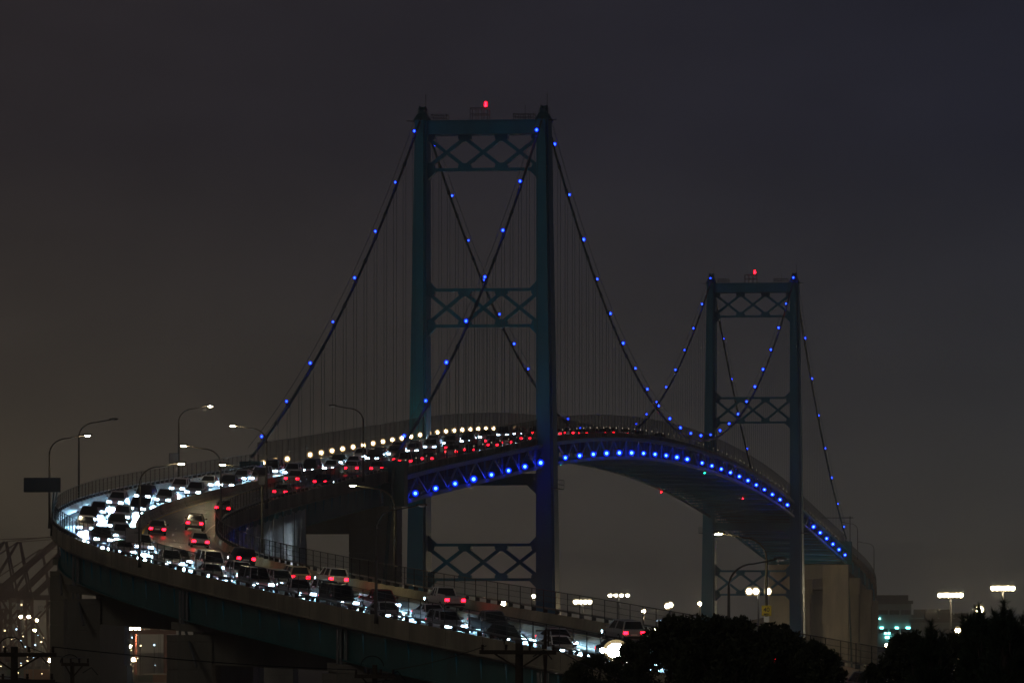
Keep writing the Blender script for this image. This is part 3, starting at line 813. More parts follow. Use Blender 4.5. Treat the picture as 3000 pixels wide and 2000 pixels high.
# ------------------------------------------------------------------ street lamps on the viaduct
def street_lamp(base, yaw, label, lit, group='street lamps', height=8.9, arm=3.4, m='g_street', cat='street lamp'):
    L = empty('street_lamp', base, label, cat, group)
    B = Vector(base); ca, sa = math.cos(yaw), math.sin(yaw)
    P = lambda x, z: B + Vector((x*ca, x*sa, z))
    mb = MB(); mb.tube([P(0, -.3), P(0, .4), P(0, height*.45), P(0, height - 1.9)], [.17, .13, .11, .085], 8); mb.obj('pole', M['lamp_pole'], L, smooth=True)
    mb = MB(); pts = []; n = 10
    for i in range(n + 1):
        a = math.pi/2*i/n; pts.append(P(1.75*(1 - math.cos(a)), height - 1.9 + 1.55*math.sin(a)))
    pts.append(P(arm, height - .05)); mb.tube(pts, [.085 - .03*i/len(pts) for i in range(len(pts))], 7); mb.obj('arm', M['lamp_pole'], L, smooth=True)
    mb = MB(); x0 = arm - .15
    rings = []
    for dx, w, h in ((0, .06, .06), (.15, .13, .09), (.45, .19, .12), (.8, .17, .10), (.95, .06, .05)):
        c = P(x0 + dx, height + .02)
        rings.append([c + Vector((-sa*w*math.cos(k*math.pi/4), ca*w*math.cos(k*math.pi/4), h*math.sin(k*math.pi/4))) for k in range(8)])
    mb.loft(rings); hd = mb.obj('lamp_head', M['lamp_pole'], L, smooth=True)
    mb = MB(); mb.ball((0, 0, 0), 1, 10, 6, (.28, .15, .10))
    mb.obj('lens', M[m] if lit else M['white'], hd, Matrix.Translation(P(x0 + .5, height - .06)) @ Matrix.Rotation(yaw, 4, 'Z'))
    return L
def via_lamp(q, sgn, label, lit, m='g_street'):
    P, n, z, se, a = frame(q); d = -sgn*n
    street_lamp(at(q, sgn*8.55, .5), math.atan2(d.y, d.x), label, lit, 'street lamps along the viaduct', m=m)
    bar_o = at(q, sgn*8.2, .35)
via_lamp(47, -1, 'lit street lamp on outer fence, carrying a small square sign, before the bend', True)
via_lamp(112, -1, 'tall unlit street lamp standing at the outer bend, nearest the dark board', False)
via_lamp(163, -1, 'lit street lamp at the far left of the bend, in front of the dark board', True)
via_lamp(230, -1, 'lit street lamp in front of the bright lanes with a sign back on its pole', True)
via_lamp(300, -1, 'unlit street lamp in front of the traffic, below the left leg of the near tower', False)
via_lamp(373, -1, 'thin unlit street lamp rising behind the dark trees beside the speed sign', False)
via_lamp(20, 1, 'unlit street lamp on the inner edge where the bridge begins', False)
via_lamp(87, 1, 'lit street lamp above the first rail light, reaching left', True)
via_lamp(150, 1, 'lit street lamp at the inner bend, left of the plastic sheet', True)
via_lamp(200, 1, 'lit street lamp standing in front of the plastic sheet', True, 'g_street_y')
via_lamp(252, 1, 'lit street lamp in front of the concrete bent, head left of the blue lamps', True, 'g_street_y')
via_lamp(338, 1, 'lit street lamp above the yellow speed sign', True, 'g_street_y')
for q, lab in ((QB0 - 40, 'distant unlit street lamp where the far viaduct begins'), (QB0 - 112, 'distant unlit street lamp at the far right of the far viaduct')):
    P, n, z, se, a = frame(q); d = -n
    street_lamp(at(q, 8.7, .5), math.atan2(d.y, d.x), lab, False, 'street lamps on the far viaduct')
# portal post at the far bent
c = empty('sign_gantry', bp(SPAN + SIDE + 4, 9.4, z_deck(SPAN + SIDE)), 'thin gantry post at the far end of the blue lamps', 'gantry')
bar('post', bp(SPAN + SIDE + 4, 9.6, z_deck(SPAN+SIDE) - 1), bp(SPAN + SIDE + 4, 9.6, z_deck(SPAN+SIDE) + 8), .22, .22, M['dark'], c)
bar('arm', bp(SPAN + SIDE + 4, 2.5, z_deck(SPAN+SIDE) + 7.6), bp(SPAN + SIDE + 4, 10.4, z_deck(SPAN+SIDE) + 7.6), .16, .2, M['dark'], c)

# ------------------------------------------------------------------ signs
def board(name, c, w, h, m, label, cat, posts=(), d=.12, parts=None):
    o = empty(name, c, label, cat); c = Vector(c)
    mb = MB(); mb.box((c.x - w/2, c.y - d/2, c.z - h/2), (c.x + w/2, c.y + d/2, c.z + h/2)); mb.obj('panel', m, o)
    mb = MB()
    for (x0, x1, z0, z1) in ((-w/2 - .03, w/2 + .03, h/2, h/2 + .05), (-w/2 - .03, w/2 + .03, -h/2 - .05, -h/2), (-w/2 - .05, -w/2, -h/2, h/2), (w/2, w/2 + .05, -h/2, h/2)):
        mb.box((c.x + x0, c.y - d/2 - .03, c.z + z0), (c.x + x1, c.y + d/2 + .03, c.z + z1))
    mb.obj('panel_frame', M['dark'], o)
    for A, B, r in posts: bar('support', A, B, r, r, M['dark'], o)
    return o
D1 = at(168, -8.5).y
c1 = px(124, 1420, D1)
board('message_board', c1, 3.5, 1.32, M['black'], 'dark rectangular message board cantilevered out from the outer bend', 'message board',
      [(c1 + Vector((1.1, .2, -.5)), at(165, -8.45, -.4), .16), (c1 + Vector((1.6, .2, .2)), at(165, -8.4, 1.2), .12)], d=.5)
p = at(47, -8.55, 3.3); board('small_sign', p + Vector((-.55, -.2, 0)), 1.05, 1.05, M['sign_g'], 'small square grey sign on the street lamp before the bend', 'sign', [(p + Vector((-.5, -.1, .2)), p + Vector((.02, 0, .2)), .06)])
p = at(230, -8.55, 3.05); board('road_sign', p + Vector((-.55, .25, 0)), 1.35, 1.25, M['sign_g'], 'grey back of a road sign beside the bright lanes', 'sign', [(p + Vector((-.5, .2, .2)), p + Vector((.02, 0, .2)), .06)])
p = at(200, 8.55, 8.0); board('small_sign', p + Vector((-.05, -.25, -.1)), .6, .75, M['sign_g'], 'small grey sign at the top of the street lamp before the plastic sheet', 'sign', [(p + Vector((0, -.2, 0)), p, .05)])
p = at(338, 8.55, 2.6)
p.z = px(2268, 1788, p.y).z
sg = empty('speed_sign', p + Vector((0, -.2, 0)), 'yellow square forty mile an hour speed sign on a lamp pole', 'sign')
mb = MB(); mb.box((p.x - .36, p.y - .23, p.z - .38), (p.x + .36, p.y - .19, p.z + .38)); mb.obj('panel', M['sign_y'], sg)
for txt, size, dz, nm in (('40', .46, -.07, 'number'), ('MPH', .2, -.32, 'lettering')):
    cu = bpy.data.curves.new(nm, 'FONT'); cu.body = txt; cu.size = size; cu.align_x = 'CENTER'; cu.extrude = .004; cu.offset = .006
    cu.materials.append(M['sign_k'])
    tmp = bpy.data.objects.new(nm + '_curve', cu); COL.objects.link(tmp)
    bpy.context.view_layer.update()
    me = bpy.data.meshes.new_from_object(tmp.evaluated_get(bpy.context.evaluated_depsgraph_get())); bpy.data.objects.remove(tmp)
    place(bpy.data.objects.new(nm, me), Matrix.Translation((p.x, p.y - .238, p.z + dz)) @ Matrix.Rotation(R(90), 4, 'X'), sg)
mb = MB()
for x0, x1, z0, z1 in ((-.34, .34, .335, .35), (-.34, .34, -.35, -.335), (-.34, -.325, -.335, .335), (.325, .34, -.335, .335)): mb.box((p.x + x0, p.y - .236, p.z + z0), (p.x + x1, p.y - .231, p.z + z1))
mb.obj('border', M['sign_k'], sg)
mb = MB(); mb.box((p.x - .19, p.y - .23, p.z - .84), (p.x + .19, p.y - .19, p.z - .42)); mb.obj('lower_plate', M['white'], sg)

# ------------------------------------------------------------------ cars
def car_meshes(kind):
    """shapes round the origin, x forward, on the road at z = 0"""
    L, Wd, H, hood, z0 = {'sedan': (4.6, 1.80, 1.44, .80, .20), 'suv': (4.7, 1.90, 1.72, .98, .26), 'pickup': (5.4, 1.95, 1.80, 1.02, .32), 'van': (5.2, 1.98, 2.05, 1.05, .25)}[kind]
    hl = L/2; hw = Wd/2
    belt = hood + .10
    def ring(x, w, zl, zt):
        pts = [(-w*.86, zl), (w*.86, zl), (w, zl + .16), (w*1.0, zl + (zt-zl)*.62), (w*.93, zt - .05), (w*.82, zt), (-w*.82, zt), (-w*.93, zt - .05), (-w, zl + (zt-zl)*.62), (-w, zl + .16)]
        return [(x, y, z) for y, z in pts]
    rear_z = {'sedan': hood + .12, 'suv': hood + .12, 'pickup': hood + .15, 'van': hood + .12}[kind]
    body = MB()
    body.loft([ring(-hl, hw*.86, z0 + .16, rear_z - .12), ring(-hl + .12, hw*.96, z0 + .03, rear_z), ring(-hl*.55, hw, z0, rear_z + .02), ring(0, hw, z0, belt), ring(hl*.38, hw, z0, belt - .02), ring(hl*.5, hw*.99, z0, hood), ring(hl - .25, hw*.94, z0 + .03, hood - .12), ring(hl - .04, hw*.84, z0 + .12, hood - .24)])
    rr, rf, gb, gf = {'sedan': (-.30, .12, -.72, .42), 'suv': (-.86, .10, -.95, .40), 'pickup': (-.05, .26, -.14, .48), 'van': (-.92, .30, -.96, .56)}[kind]
    cb = MB()
    wb, wt = hw*.90, hw*.70
    zb, zt = belt - .04, H
    base = [(gb*hl, -wb, zb), (gf*hl, -wb, zb), (gf*hl, wb, zb), (gb*hl, wb, zb)]
    topr = [(rr*hl, -wt, zt - .06), (rf*hl, -wt, zt - .06), (rf*hl, wt, zt - .06), (rr*hl, wt, zt - .06)]
    glass = MB(); glass.loft([base, topr])
    mid = [((rr*hl)*.97, -wt*.9, zt), ((rf*hl)*.94, -wt*.9, zt), ((rf*hl)*.94, wt*.9, zt), ((rr*hl)*.97, wt*.9, zt)]
    body.loft([[(x + (.02 if i in (1, 2) else -.02), y*1.03, z + .002) for i, (x, y, z) in enumerate(topr)], mid])
    # pillars
    for i in range(4):
        a = Vector(base[i]); b = Vector(topr[i]); body.bar(a, b, .09, .09)
    for sy in (-1, 1):
        xm = (gb*hl*.35 + gf*hl*.3); xt = (rr*hl*.4 + rf*hl*.5)
        body.bar((xm, sy*wb*1.005, zb), (xt, sy*wt*1.01, zt - .04), .10, .05)
        body.box((gf*hl - .25, sy*(hw + .10) - .09, belt + .02), (gf*hl - .08, sy*(hw + .10) + .09, belt + .16))
    if kind == 'pickup':
        for sy in (-1, 1): body.box((-hl + .1, sy*hw*.93 - .05, rear_z), (gb*hl, sy*hw*.93 + .05, rear_z + .14))
    wheel = MB(); r = .33 if kind == 'sedan' else .38
    wheel.loft([[(rr_*math.cos(a), y, rr_*math.sin(a)) for a in [2*math.pi*k/14 for k in range(14)]] for y, rr_ in ((-.11, r*.9), (-.08, r), (.08, r), (.11, r*.9))])
    wheel.cur = 1
    wheel.loft([[(rr_*math.cos(a), y, rr_*math.sin(a)) for a in [2*math.pi*k/10 for k in range(10)]] for y, rr_ in ((-.118, r*.55), (.118, r*.55))])
    wx = hl*.62
    head = MB(); zc = hood - .33
    head.loft([[(x, dy, dz) for dy, dz in ((-.24*k, -.09*k), (.24*k, -.10*k), (.25*k, .08*k), (-.20*k, .10*k))] for x, k in ((-.1, 1.0), (.04, 1.0), (.07, .75))])
    tail = MB(); tail.loft([[(x, dy, dz) for dy, dz in ((-.17*k, -.10*k), (.17*k, -.10*k), (.15*k, .11*k), (-.17*k, .11*k))] for x, k in ((.08, 1.0), (-.03, 1.0), (-.05, .7))])
    plate = MB(); plate.box((-.015, -.26, -.06), (.015, .26, .06))
    bump = MB(); bump.loft([[(hl - .12 + dx, y*hw*.86, z) for dx, z in ((0, z0 + .04), (.14, z0 + .08), (.15, z0 + .22), (0, z0 + .27))] for y in (-1, -.5, .5, 1)])
    bump2 = MB(); bump2.loft([[(-hl + .12 - dx, y*hw*.86, z) for dx, z in ((0, z0 + .08), (.15, z0 + .12), (.15, z0 + .30), (0, z0 + .33))] for y in (-1, -.5, .5, 1)])
    return dict(body=body, glass=glass, wheel=wheel, head=head, tail=tail, plate=plate, bump=bump, bump2=bump2, hl=hl, hw=hw, r=r, wx=wx, zh=zc, zt=rear_z - .28, z0=z0)
CM = {}
for kind in ('sedan', 'suv', 'pickup', 'van'):
    d = car_meshes(kind)
    CM[kind] = dict(d, glass_me=d['glass'].mesh('windows', M['glass']), wheel_me=d['wheel'].mesh('wheel', [M['tyre'], M['rim']]),
                    head_me=d['head'].mesh('headlight', M['g_head']), tail_me=d['tail'].mesh('taillight', M['g_tail']),
                    plate_me=d['plate'].mesh('licence_plate', M['white']), bump_me=d['bump'].mesh('bumper', M['dark']), bump2_me=d['bump2'].mesh('bumper', M['dark']),
                    body_me={n: d['body'].mesh('car_body_' + n.replace(' ', '_'), CARM[n]) for n, _ in CAR_COLS})
crnd = random.Random(11)
BEAM = bpy.data.lights.new('headlight_beam', 'SPOT')
BEAM.energy = 1000000; BEAM.color = (0.36, 0.70, 1.0); BEAM.spot_size = R(44); BEAM.spot_blend = 0.9; BEAM.shadow_soft_size = 0.15
BEAM_B = BEAM.copy(); BEAM_B.energy = 260000
BEAM_ROT = Matrix.Rotation(R(-90), 4, 'Z') @ Matrix.Rotation(R(90 - 20.5), 4, 'X')   # along the car's nose, dipped
def add_car(q, lat, away, label_tail, group, detail=True):
    kind = crnd.choices(['sedan', 'suv', 'pickup', 'van'], [5, 4, 2, 1])[0]
    col = crnd.choices([c[0] for c in CAR_COLS], [6, 5, 2, 2, 1, 1, 1, 1])[0]; d = CM[kind]
    Mx = pose(q, lat, .006, flip=away)
    name = {'sedan': 'sedan', 'suv': 'sport_utility_car', 'pickup': 'pickup_truck', 'van': 'van'}[kind]
    kn = {'sedan': 'sedan', 'suv': 'SUV', 'pickup': 'pickup', 'van': 'van'}[kind]
    root = bpy.data.objects.new(name, None); root.empty_display_size = .1
    place(root, Mx, None)
    tag(root, f'{col} {kn}, {label_tail}', 'car' if kind != 'van' else 'van', group)
    def part(nm, me, T): inst(nm, me, Mx @ T, root)
    I = Matrix.Identity(4); T = Matrix.Translation
    part('body', d['body_me'][col], I); part('windows', d['glass_me'], I)
    for sy in (-1, 1):
        part('headlight', d['head_me'], T((d['hl'] - .06, sy*d['hw']*.66, d['zh'])))
        part('taillight', d['tail_me'], T((-d['hl'] + .02, sy*d['hw']*.72, d['zt'])))
        if detail:
            for sx in (-1, 1): part('wheel', d['wheel_me'], T((sx*d['wx'], sy*(d['hw'] - .11), d['r'])))
    if not away:
        lo = bpy.data.objects.new('headlight_beam', BEAM if q > 0 else BEAM_B); place(lo, Mx @ T((d['hl'] + .05, 0, d['zh'])) @ BEAM_ROT, root)
    if detail:
        part('bumper', d['bump_me'], I); part('bumper', d['bump2_me'], I); part('licence_plate', d['plate_me'], T((-d['hl'] - .01 if True else 0, 0, d['z0'] + .42)))
GT = 'cars coming off the bridge with headlights on'
for lat, lane in ((-5.15, 'outer lane'), (-2.1, 'median lane')):
    q = 4.0 + crnd.uniform(0, 4); n = 1
    while q < 420:
        add_car(q, lat + crnd.uniform(-.2, .2), False, f'{ordinal(n)} in the downhill {lane} below the bridge', GT, q > 60)
        n += 1; q += (crnd.uniform(17, 23) if q < 215 else crnd.uniform(11.5, 15.5))
    q = -3.0; n = 1
    while q > -250:
        add_car(q, lat + crnd.uniform(-.15, .15), False, f'{ordinal(n)} on the bridge in the downhill {lane}', GT, False)
        n += 1; q -= crnd.uniform(16, 22)
GA = 'cars heading onto the bridge with tail lights on'
for lat, lane, lo, hi in ((5.5, 'uphill edge lane', 26, 44), (2.3, 'uphill median lane', 90, 130)):
    q = 30.0; n = 1
    while q < 430:
        add_car(q, lat + crnd.uniform(-.2, .2), True, f'{ordinal(n)} in the {lane} below the bridge', GA, q > 60)
        n += 1; q += crnd.uniform(lo, hi)
    q = -10.0; n = 1
    while q > -380:
        add_car(q, lat, True, f'{ordinal(n)} on the bridge in the {lane}', GA, False)
        n += 1; q -= crnd.uniform(15, 26) if lat > 4 else crnd.uniform(40, 60)

# ------------------------------------------------------------------ floodlight masts and port lights
def mast(x, y, D, label, heads, m='g_flood_s', group='floodlight masts beyond the bridge', w=None, r=.16, hh=.45, name='floodlight_mast', lampw=.8):
    """heads: list of (dx, dz) in metres from the mast top"""
    top = px(x, y, D); g = 4.0
    L = empty(name, (top.x, top.y, g), label, 'light mast', group)
    mb = MB(); mb.tube([(top.x, top.y, g), (top.x, top.y, top.z - .2)], [r*1.6, r], 8); mb.obj('pole', M['galv'], L)
    if len(heads) > 1:
        x0 = min(h[0] for h in heads); x1 = max(h[0] for h in heads)
        bar('cross_arm', (top.x + x0, top.y, top.z - .15), (top.x + x1, top.y, top.z - .15), .14, .14, M['galv'], L)
    for dx, dz in heads:
        c = Vector((top.x + dx, top.y, top.z + dz))
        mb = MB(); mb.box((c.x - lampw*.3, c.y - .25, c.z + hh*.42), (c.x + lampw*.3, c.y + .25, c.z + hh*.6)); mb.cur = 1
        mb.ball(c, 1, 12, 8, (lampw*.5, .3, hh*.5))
        if m in ('g_flood', 'g_flood_s', 'g_port'): mb.cur = 2; mb.ball(c, 1, 14, 10, (lampw*.72, .5, hh*.85))  # outer shell paints the lamp's halo
        mb.obj('lamp', [M['dark'], M[m], M['halo_flood']], L)
F = 'floodlight masts beyond the bridge'
mast(1707, 1762, 1180, 'floodlight mast right of near tower with one wide row of lamps', [(-1.3, 0), (-.45, 0), (.45, 0), (1.3, 0)], hh=.75)
mast(1813, 1743, 1250, 'floodlight mast with four spaced lamps, tallest between the towers', [(-1.7, 0), (-.6, 0), (.55, 0), (1.7, 0)], hh=.55, lampw=.7)
mast(1964, 1771, 1250, 'single lamp floodlight mast left of the far tower', [(0, 0), (-.6, -.2)], hh=.9, lampw=.9)
mast(2050, 1767, 1300, 'single small bright lamp post touching the far tower', [(0, 0)], hh=.6, lampw=.6, m='g_port')
mast(2222, 1731, 1120, 'floodlight mast before the far tower with three clustered lamps', [(-1.6, 0), (-.45, 0), (1.65, 0)], hh=.95, lampw=1.0)
mast(2785, 1742, 1500, 'wide floodlight mast standing above the low dark bushes at right', [(-2.4, 0), (-1.45, 0), (-.5, 0), (.5, 0), (1.45, 0), (2.4, 0)], m='g_flood', hh=.95, lampw=.95, r=.2)
mast(2938, 1722, 1450, 'wide floodlight mast at the far right behind the pine tops', [(-2.2, 0), (-1.3, 0), (-.45, 0), (.45, 0), (1.3, 0), (2.2, 0)], m='g_flood', hh=.95, lampw=.9, r=.2)
for (x, y, lab) in ((1472, 1768, 'bright yellowish lamp post seen through the inner fence before the near tower'), (1563, 1745, 'small lamp post at the foot of the near tower'), (1886, 1789, 'small lamp post between the spaced lamps and the single floodlight'),
                    (1977, 1835, 'small lamp post low above the trees left of the far tower'), (1922, 1843, 'lowest small lamp post above the fence left of the trees'), (2598, 1889, 'lone small lamp post in the gap between the trees')):
    mast(x, y, 1000 if x != 1472 else 620, lab, [(0, 0)], m='g_port', hh=.45, lampw=.5 if x != 1472 else .6, name='lamp_post', group='lamp posts beyond the viaduct', r=.1)
for (x, y, lab) in ((1930, 1817, 'twin lamp post, left of a distant pair'), (1948, 1816, 'twin lamp post, right of a distant pair')):
    mast(x, y, 1900, lab, [(-.6, 0), (.6, 0)], m='g_portc', hh=.35, lampw=.5, name='lamp_post', group='lamp posts beyond the viaduct', r=.12)
PL = [(72, 1806, 2500, 'g_port', [(-1.5, 0), (1.5, 0)], 'double headed port light mast left of the viaduct'), (108, 1816, 2600, 'g_port', [(0, 0)], 'bright port light, upper of the two beside the viaduct pier'),
      (101, 1845, 2600, 'g_port', [(0, 0)], 'bright port light, lower of the two beside the viaduct pier'), (121, 1879, 2600, 'g_port', [(0, 0)], 'small warm port light above the cool one'),
      (103, 1888, 2600, 'g_portc', [(0, 0)], 'small cool white port light near the power pole'), (63, 1770, 2700, 'g_port', [(0, 0)], 'small port light under the crane beam'),
      (97, 1923, 2400, 'g_portc', [(0, 0)], 'faint low port light behind the power lines'), (81, 1934, 2400, 'g_port', [(0, 0)], 'low warm port light beside the power pole'),
      (148, 1933, 1500, 'g_port', [(0, 0)], 'lowest and brightest port light against the pier'), (48, 1842, 2600, 'g_portc', [(0, 0)], 'faint bluish port light at left'), (14, 1846, 2600, 'g_port', [(0, 0)], 'faint port light at the left edge'),
      (60, 1876, 2600, 'g_portc', [(0, 0)], 'faint cool port light behind the pole top'),
      (390, 1840, 2300, 'g_port', [(-2, 0), (-.7, 0), (.7, 0), (2, 0)], 'four lamp port mast seen between the viaduct piers'), (410, 1845, 2500, 'g_port', [(0, 0)], 'small port light right of the four lamp mast'),
      (380, 1892, 2200, 'g_port', [(0, 0)], 'bright port light between the piers, middle height'), (369, 1893, 2300, 'g_port', [(0, 0)], 'port light touching the left pier edge'),
      (452, 1888, 2400, 'g_portc', [(0, 0)], 'cool port light beside the right pier'), (391, 1931, 1700, 'g_port', [(0, 0)], 'brightest port light between the piers'), (386, 1964, 1700, 'g_port', [(0, 0)], 'lowest port light between the piers'),
      (395, 1860, 2500, 'g_portc', [(-1, -.8), (1, .8)], 'pair of faint port lights below the four lamp mast'), (412, 1890, 2500, 'g_port', [(0, 0)], 'faint port light in the middle of the gap')]
for x, y, D, m, hd, lab in PL:
    big = lab.startswith(('bright', 'double', 'four', 'lowest and'))
    if not big and m == 'g_port': m = 'g_port_s'
    mast(x, y, D, lab, hd, m=m, group='port lights', hh=.95 if big else .7, lampw=1.0 if big else .75, name='port_light_mast', r=.14)

prn = random.Random(9)
for k in range(26):
    x = prn.uniform(2, 158) if k < 17 else prn.uniform(362, 470)
    y = prn.uniform(1838, 1985); D = prn.uniform(1900, 3200)
    mast(x, y, D, 'tiny dim port light, one of many scattered low behind the viaduct', [(0, 0)], m=prn.choice(['g_port_s', 'g_port_s', 'g_portc']), group='tiny scattered port lights', hh=.38, lampw=.4, name='port_light', r=.08)
# near street light in front of the viaduct
tp = px(1805, 1905, 395)
nl = empty('street_light', (tp.x + .8, tp.y, hill(tp.x, tp.y)), 'glaring white street light in front of the traffic beside the trees', 'street lamp')
mb = MB(); mb.tube([(tp.x + .8, tp.y, hill(tp.x, tp.y) - .5), (tp.x + .8, tp.y, tp.z + .3)], [.16, .1], 8); mb.obj('pole', M['lamp_pole'], nl)
bar('arm', (tp.x + .8, tp.y, tp.z + .25), (tp.x - .2, tp.y, tp.z + .35), .08, .08, M['lamp_pole'], nl)
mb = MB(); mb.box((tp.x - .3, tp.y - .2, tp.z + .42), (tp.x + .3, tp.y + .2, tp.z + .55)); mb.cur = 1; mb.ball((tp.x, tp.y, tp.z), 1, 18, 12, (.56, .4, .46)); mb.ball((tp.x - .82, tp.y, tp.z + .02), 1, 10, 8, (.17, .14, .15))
mb.cur = 2; mb.ball((tp.x, tp.y, tp.z), 1, 18, 12, (.82, .6, .68))  # larger shell painting a halo round the lamp
mb.obj('lamp_head', [M['dark'], M['g_near'], M['halo_flood']], nl)

# ------------------------------------------------------------------ port cranes
def crane(x, D, label, ang, yaw=0.0, scale=1.0, m=None, sign=False, zb=4.0):
    m = m or M['crane_g']; base = px(x, 1834, D); base.z = zb
    C = empty('container_crane', base, label, 'crane', 'container cranes in the port')
    ca, sa = math.cos(yaw), math.sin(yaw)
    P = lambda a, b, z: base + Vector(((a*ca - b*sa)*scale, (a*sa + b*ca)*scale, z*scale))
    for a in (-13, 13):
        for b in (-9, 9):
            bar('leg', P(a, b, 0), P(a*.92, b, 46), 1.5*scale, 1.5*scale, M['crane'], C)
    for b in (-9, 9):
        bar('portal_beam', P(-13, b, 16), P(13, b, 16), 1.3*scale, 1.6*scale, M['crane'], C)
        bar('brace', P(-13, b, 17), P(12.5, b, 44), .9*scale, .9*scale, M['crane'], C)
        bar('brace', P(13, b, 17), P(-2, b, 44), .9*scale, .9*scale, M['crane'], C)
    for a in (-13, 13):
        bar('sill_beam', P(a, -9, 2), P(a, 9, 2), 1.6*scale, 1.6*scale, M['crane'], C)
        bar('sill_beam', P(a*.94, -9, 44), P(a*.94, 9, 44), 1.4*scale, 2.2*scale, M['crane'], C)
    for b in (-2.6, 2.6):
        bar('girder', P(-30, b, 47), P(15, b, 47), 1.2*scale, 2.6*scale, m, C)
        e = P(15, b, 47); tip = P(15 + 58*math.cos(ang), b, 47 + 58*math.sin(ang))
        bar('boom', e, tip, 1.2*scale, 2.4*scale, m, C)
        bar('apex_leg', P(13, b*1.6, 46), P(8, b*.5, 72), .9*scale, .9*scale, m, C)
        bar('apex_leg', P(-9, b*1.6, 46), P(7, b*.5, 72), .7*scale, .7*scale, m, C)
        mid = P(15 + 40*math.cos(ang), b, 48 + 40*math.sin(ang))
        bar('stay', P(8, b*.5, 72), mid, .35*scale, .35*scale, m, C); bar('stay', P(7, b*.5, 72), P(-29, b, 48), .35*scale, .35*scale, m, C)
    for k in range(6):
        f = (k + 1)*58/6; bar('boom_tie', P(15 + f*math.cos(ang), -2.6, 47 + f*math.sin(ang)), P(15 + f*math.cos(ang), 2.6, 47 + f*math.sin(ang)), .8*scale, .8*scale, m, C)
    mb = MB()
    A = [P(a, b, 48.5) for a, b in ((-22, -4), (-8, -4), (-8, 4), (-22, 4))]; mb.loft([A, [p_ + Vector((0, 0, 6*scale)) for p_ in A]]); mb.obj('machine_house', m, C)
    mb = MB(); A = [P(a, b, 40) for a, b in ((6, -1.5), (9, -1.5), (9, 1.5), (6, 1.5))]; mb.loft([A, [p_ + Vector((0, 0, 3*scale)) for p_ in A]]); mb.obj('cabin', M['white'], C)
    for pt in (P(15 + 58*math.cos(ang), 2.6, 48.8 + 58*math.sin(ang)),):
        mb = MB(); mb.ball(pt, .32*scale, 8, 6); mb.obj('warning_light', M['g_red'], C)
    if sign:
        p0 = P(-8, -4.2, 49.2)
        mb = MB(); mb.box((p0.x - 11, p0.y - .3, p0.z), (p0.x + 1, p0.y, p0.z + 4.6)); mb.obj('lit_panel', M['white'], C)
        ring = MB(); cx, cz = p0.x - 3.2, p0.z + 3.0
        ring.tube([(cx + 2.6*math.cos(a), p0.y - .5, cz + 2.6*math.sin(a)) for a in [2*math.pi*k/24 for k in range(25)]], .45, 6)
        ring.bar((cx - 1.2, p0.y - .5, cz - 1.4), (cx + .1, p0.y - .5, cz + 1.5), .3, .5); ring.bar((cx + 1.2, p0.y - .5, cz - 1.4), (cx - .1, p0.y - .5, cz + 1.5), .3, .5)
        ring.box((cx - 6, p0.y - .6, cz - 3.6), (cx + 3, p0.y - .35, cz - 2.6))
        ring.obj('lit_emblem', M['g_sign'], C)
    return C
crane(10, 3050, 'hazy container crane at the left edge, boom raised highest', R(42), 0.25, 1.0, sign=True)
crane(-30, 3150, 'hazy container crane behind the left one, boom tip just left of it', R(44), 0.3, 1.02)
crane(78, 3350, 'container crane whose boom passes behind the viaduct corner', R(38), 0.2, 1.0)
crane(-110, 3000, 'container crane mostly beyond the left edge of the picture', R(40), 0.25, 1.0)
# yard gantry seen between the piers
gx = px(440, 1834, 2300); 
yg = empty('yard_gantry', (gx.x, gx.y, 4), 'low red yard gantry crane seen between the viaduct piers', 'crane', 'container cranes in the port')
for a in (-5.5, 5.5):
    for b in (-5, 5): bar('leg', (gx.x + a, gx.y + b, 4), (gx.x + a, gx.y + b, 34), .9, .9, M['crane'], yg)
for b in (-5, 5): bar('top_beam', (gx.x - 7, gx.y + b, 34), (gx.x + 9, gx.y + b, 34), 1.0, 1.5, M['crane'], yg)
bar('trolley', (gx.x + 2, gx.y - 5, 35.4), (gx.x + 2, gx.y + 5, 35.4), 3.5, 1.6, M['crane'], yg)
for a in (-5.5, 5.5): bar('sill_beam', (gx.x + a, gx.y - 5, 5), (gx.x + a, gx.y + 5, 5), 1, 1, M['crane'], yg)

# container stacks
CC = [('rust red', (0.22, 0.05, 0.04)), ('blue', (0.04, 0.08, 0.2)), ('pale grey', (0.4, 0.4, 0.38)), ('green', (0.05, 0.15, 0.09)), ('orange', (0.35, 0.12, 0.03))]
cmeshes = {}
for n_, c_ in CC:
    mm = mat('container_' + n_.replace(' ', '_'), c_, 0.6, 0, 0.2, 0.2); b = MB(); b.box((-6.1, -1.22, 0), (6.1, 1.22, 2.58)); b.cur = 1
    for k in range(20): b.box((-5.9 + k*.6, -1.26, .15), (-5.6 + k*.6, -1.221, 2.45))
    for sx in (-6.1, 5.98): b.box((sx, -1.28, 0), (sx + .12, -1.2, 2.58))
    cmeshes[n_] = b.mesh('container_' + n_, [mm, mm])
crn = random.Random(5)
stacks = [(-30, 2500), (20, 2500), (68, 2500), (118, 2480), (166, 2500), (345, 2200), (396, 2200), (448, 2200), (470, 2250)]
sname = ['leftmost', 'second', 'third', 'fourth', 'fifth', 'sixth', 'seventh', 'eighth', 'ninth']
LV = ['bottom', 'second', 'third', 'fourth', 'fifth', 'top']
for i, (x, D) in enumerate(stacks):
    b = px(x, 1834, D)
    nlev = 6 if crn.random() < .6 else 5
    for k in range(nlev):
        n_ = crn.choice(CC)[0]
        lv = 'top' if k == nlev - 1 else LV[k]
        o = inst('shipping_container', cmeshes[n_], Matrix.Translation((b.x, b.y, 4.02 + 2.6*k)))
        tag(o, f'{n_} shipping container, {lv} of the {sname[i]} stack from the left', 'container', 'stacked shipping containers')

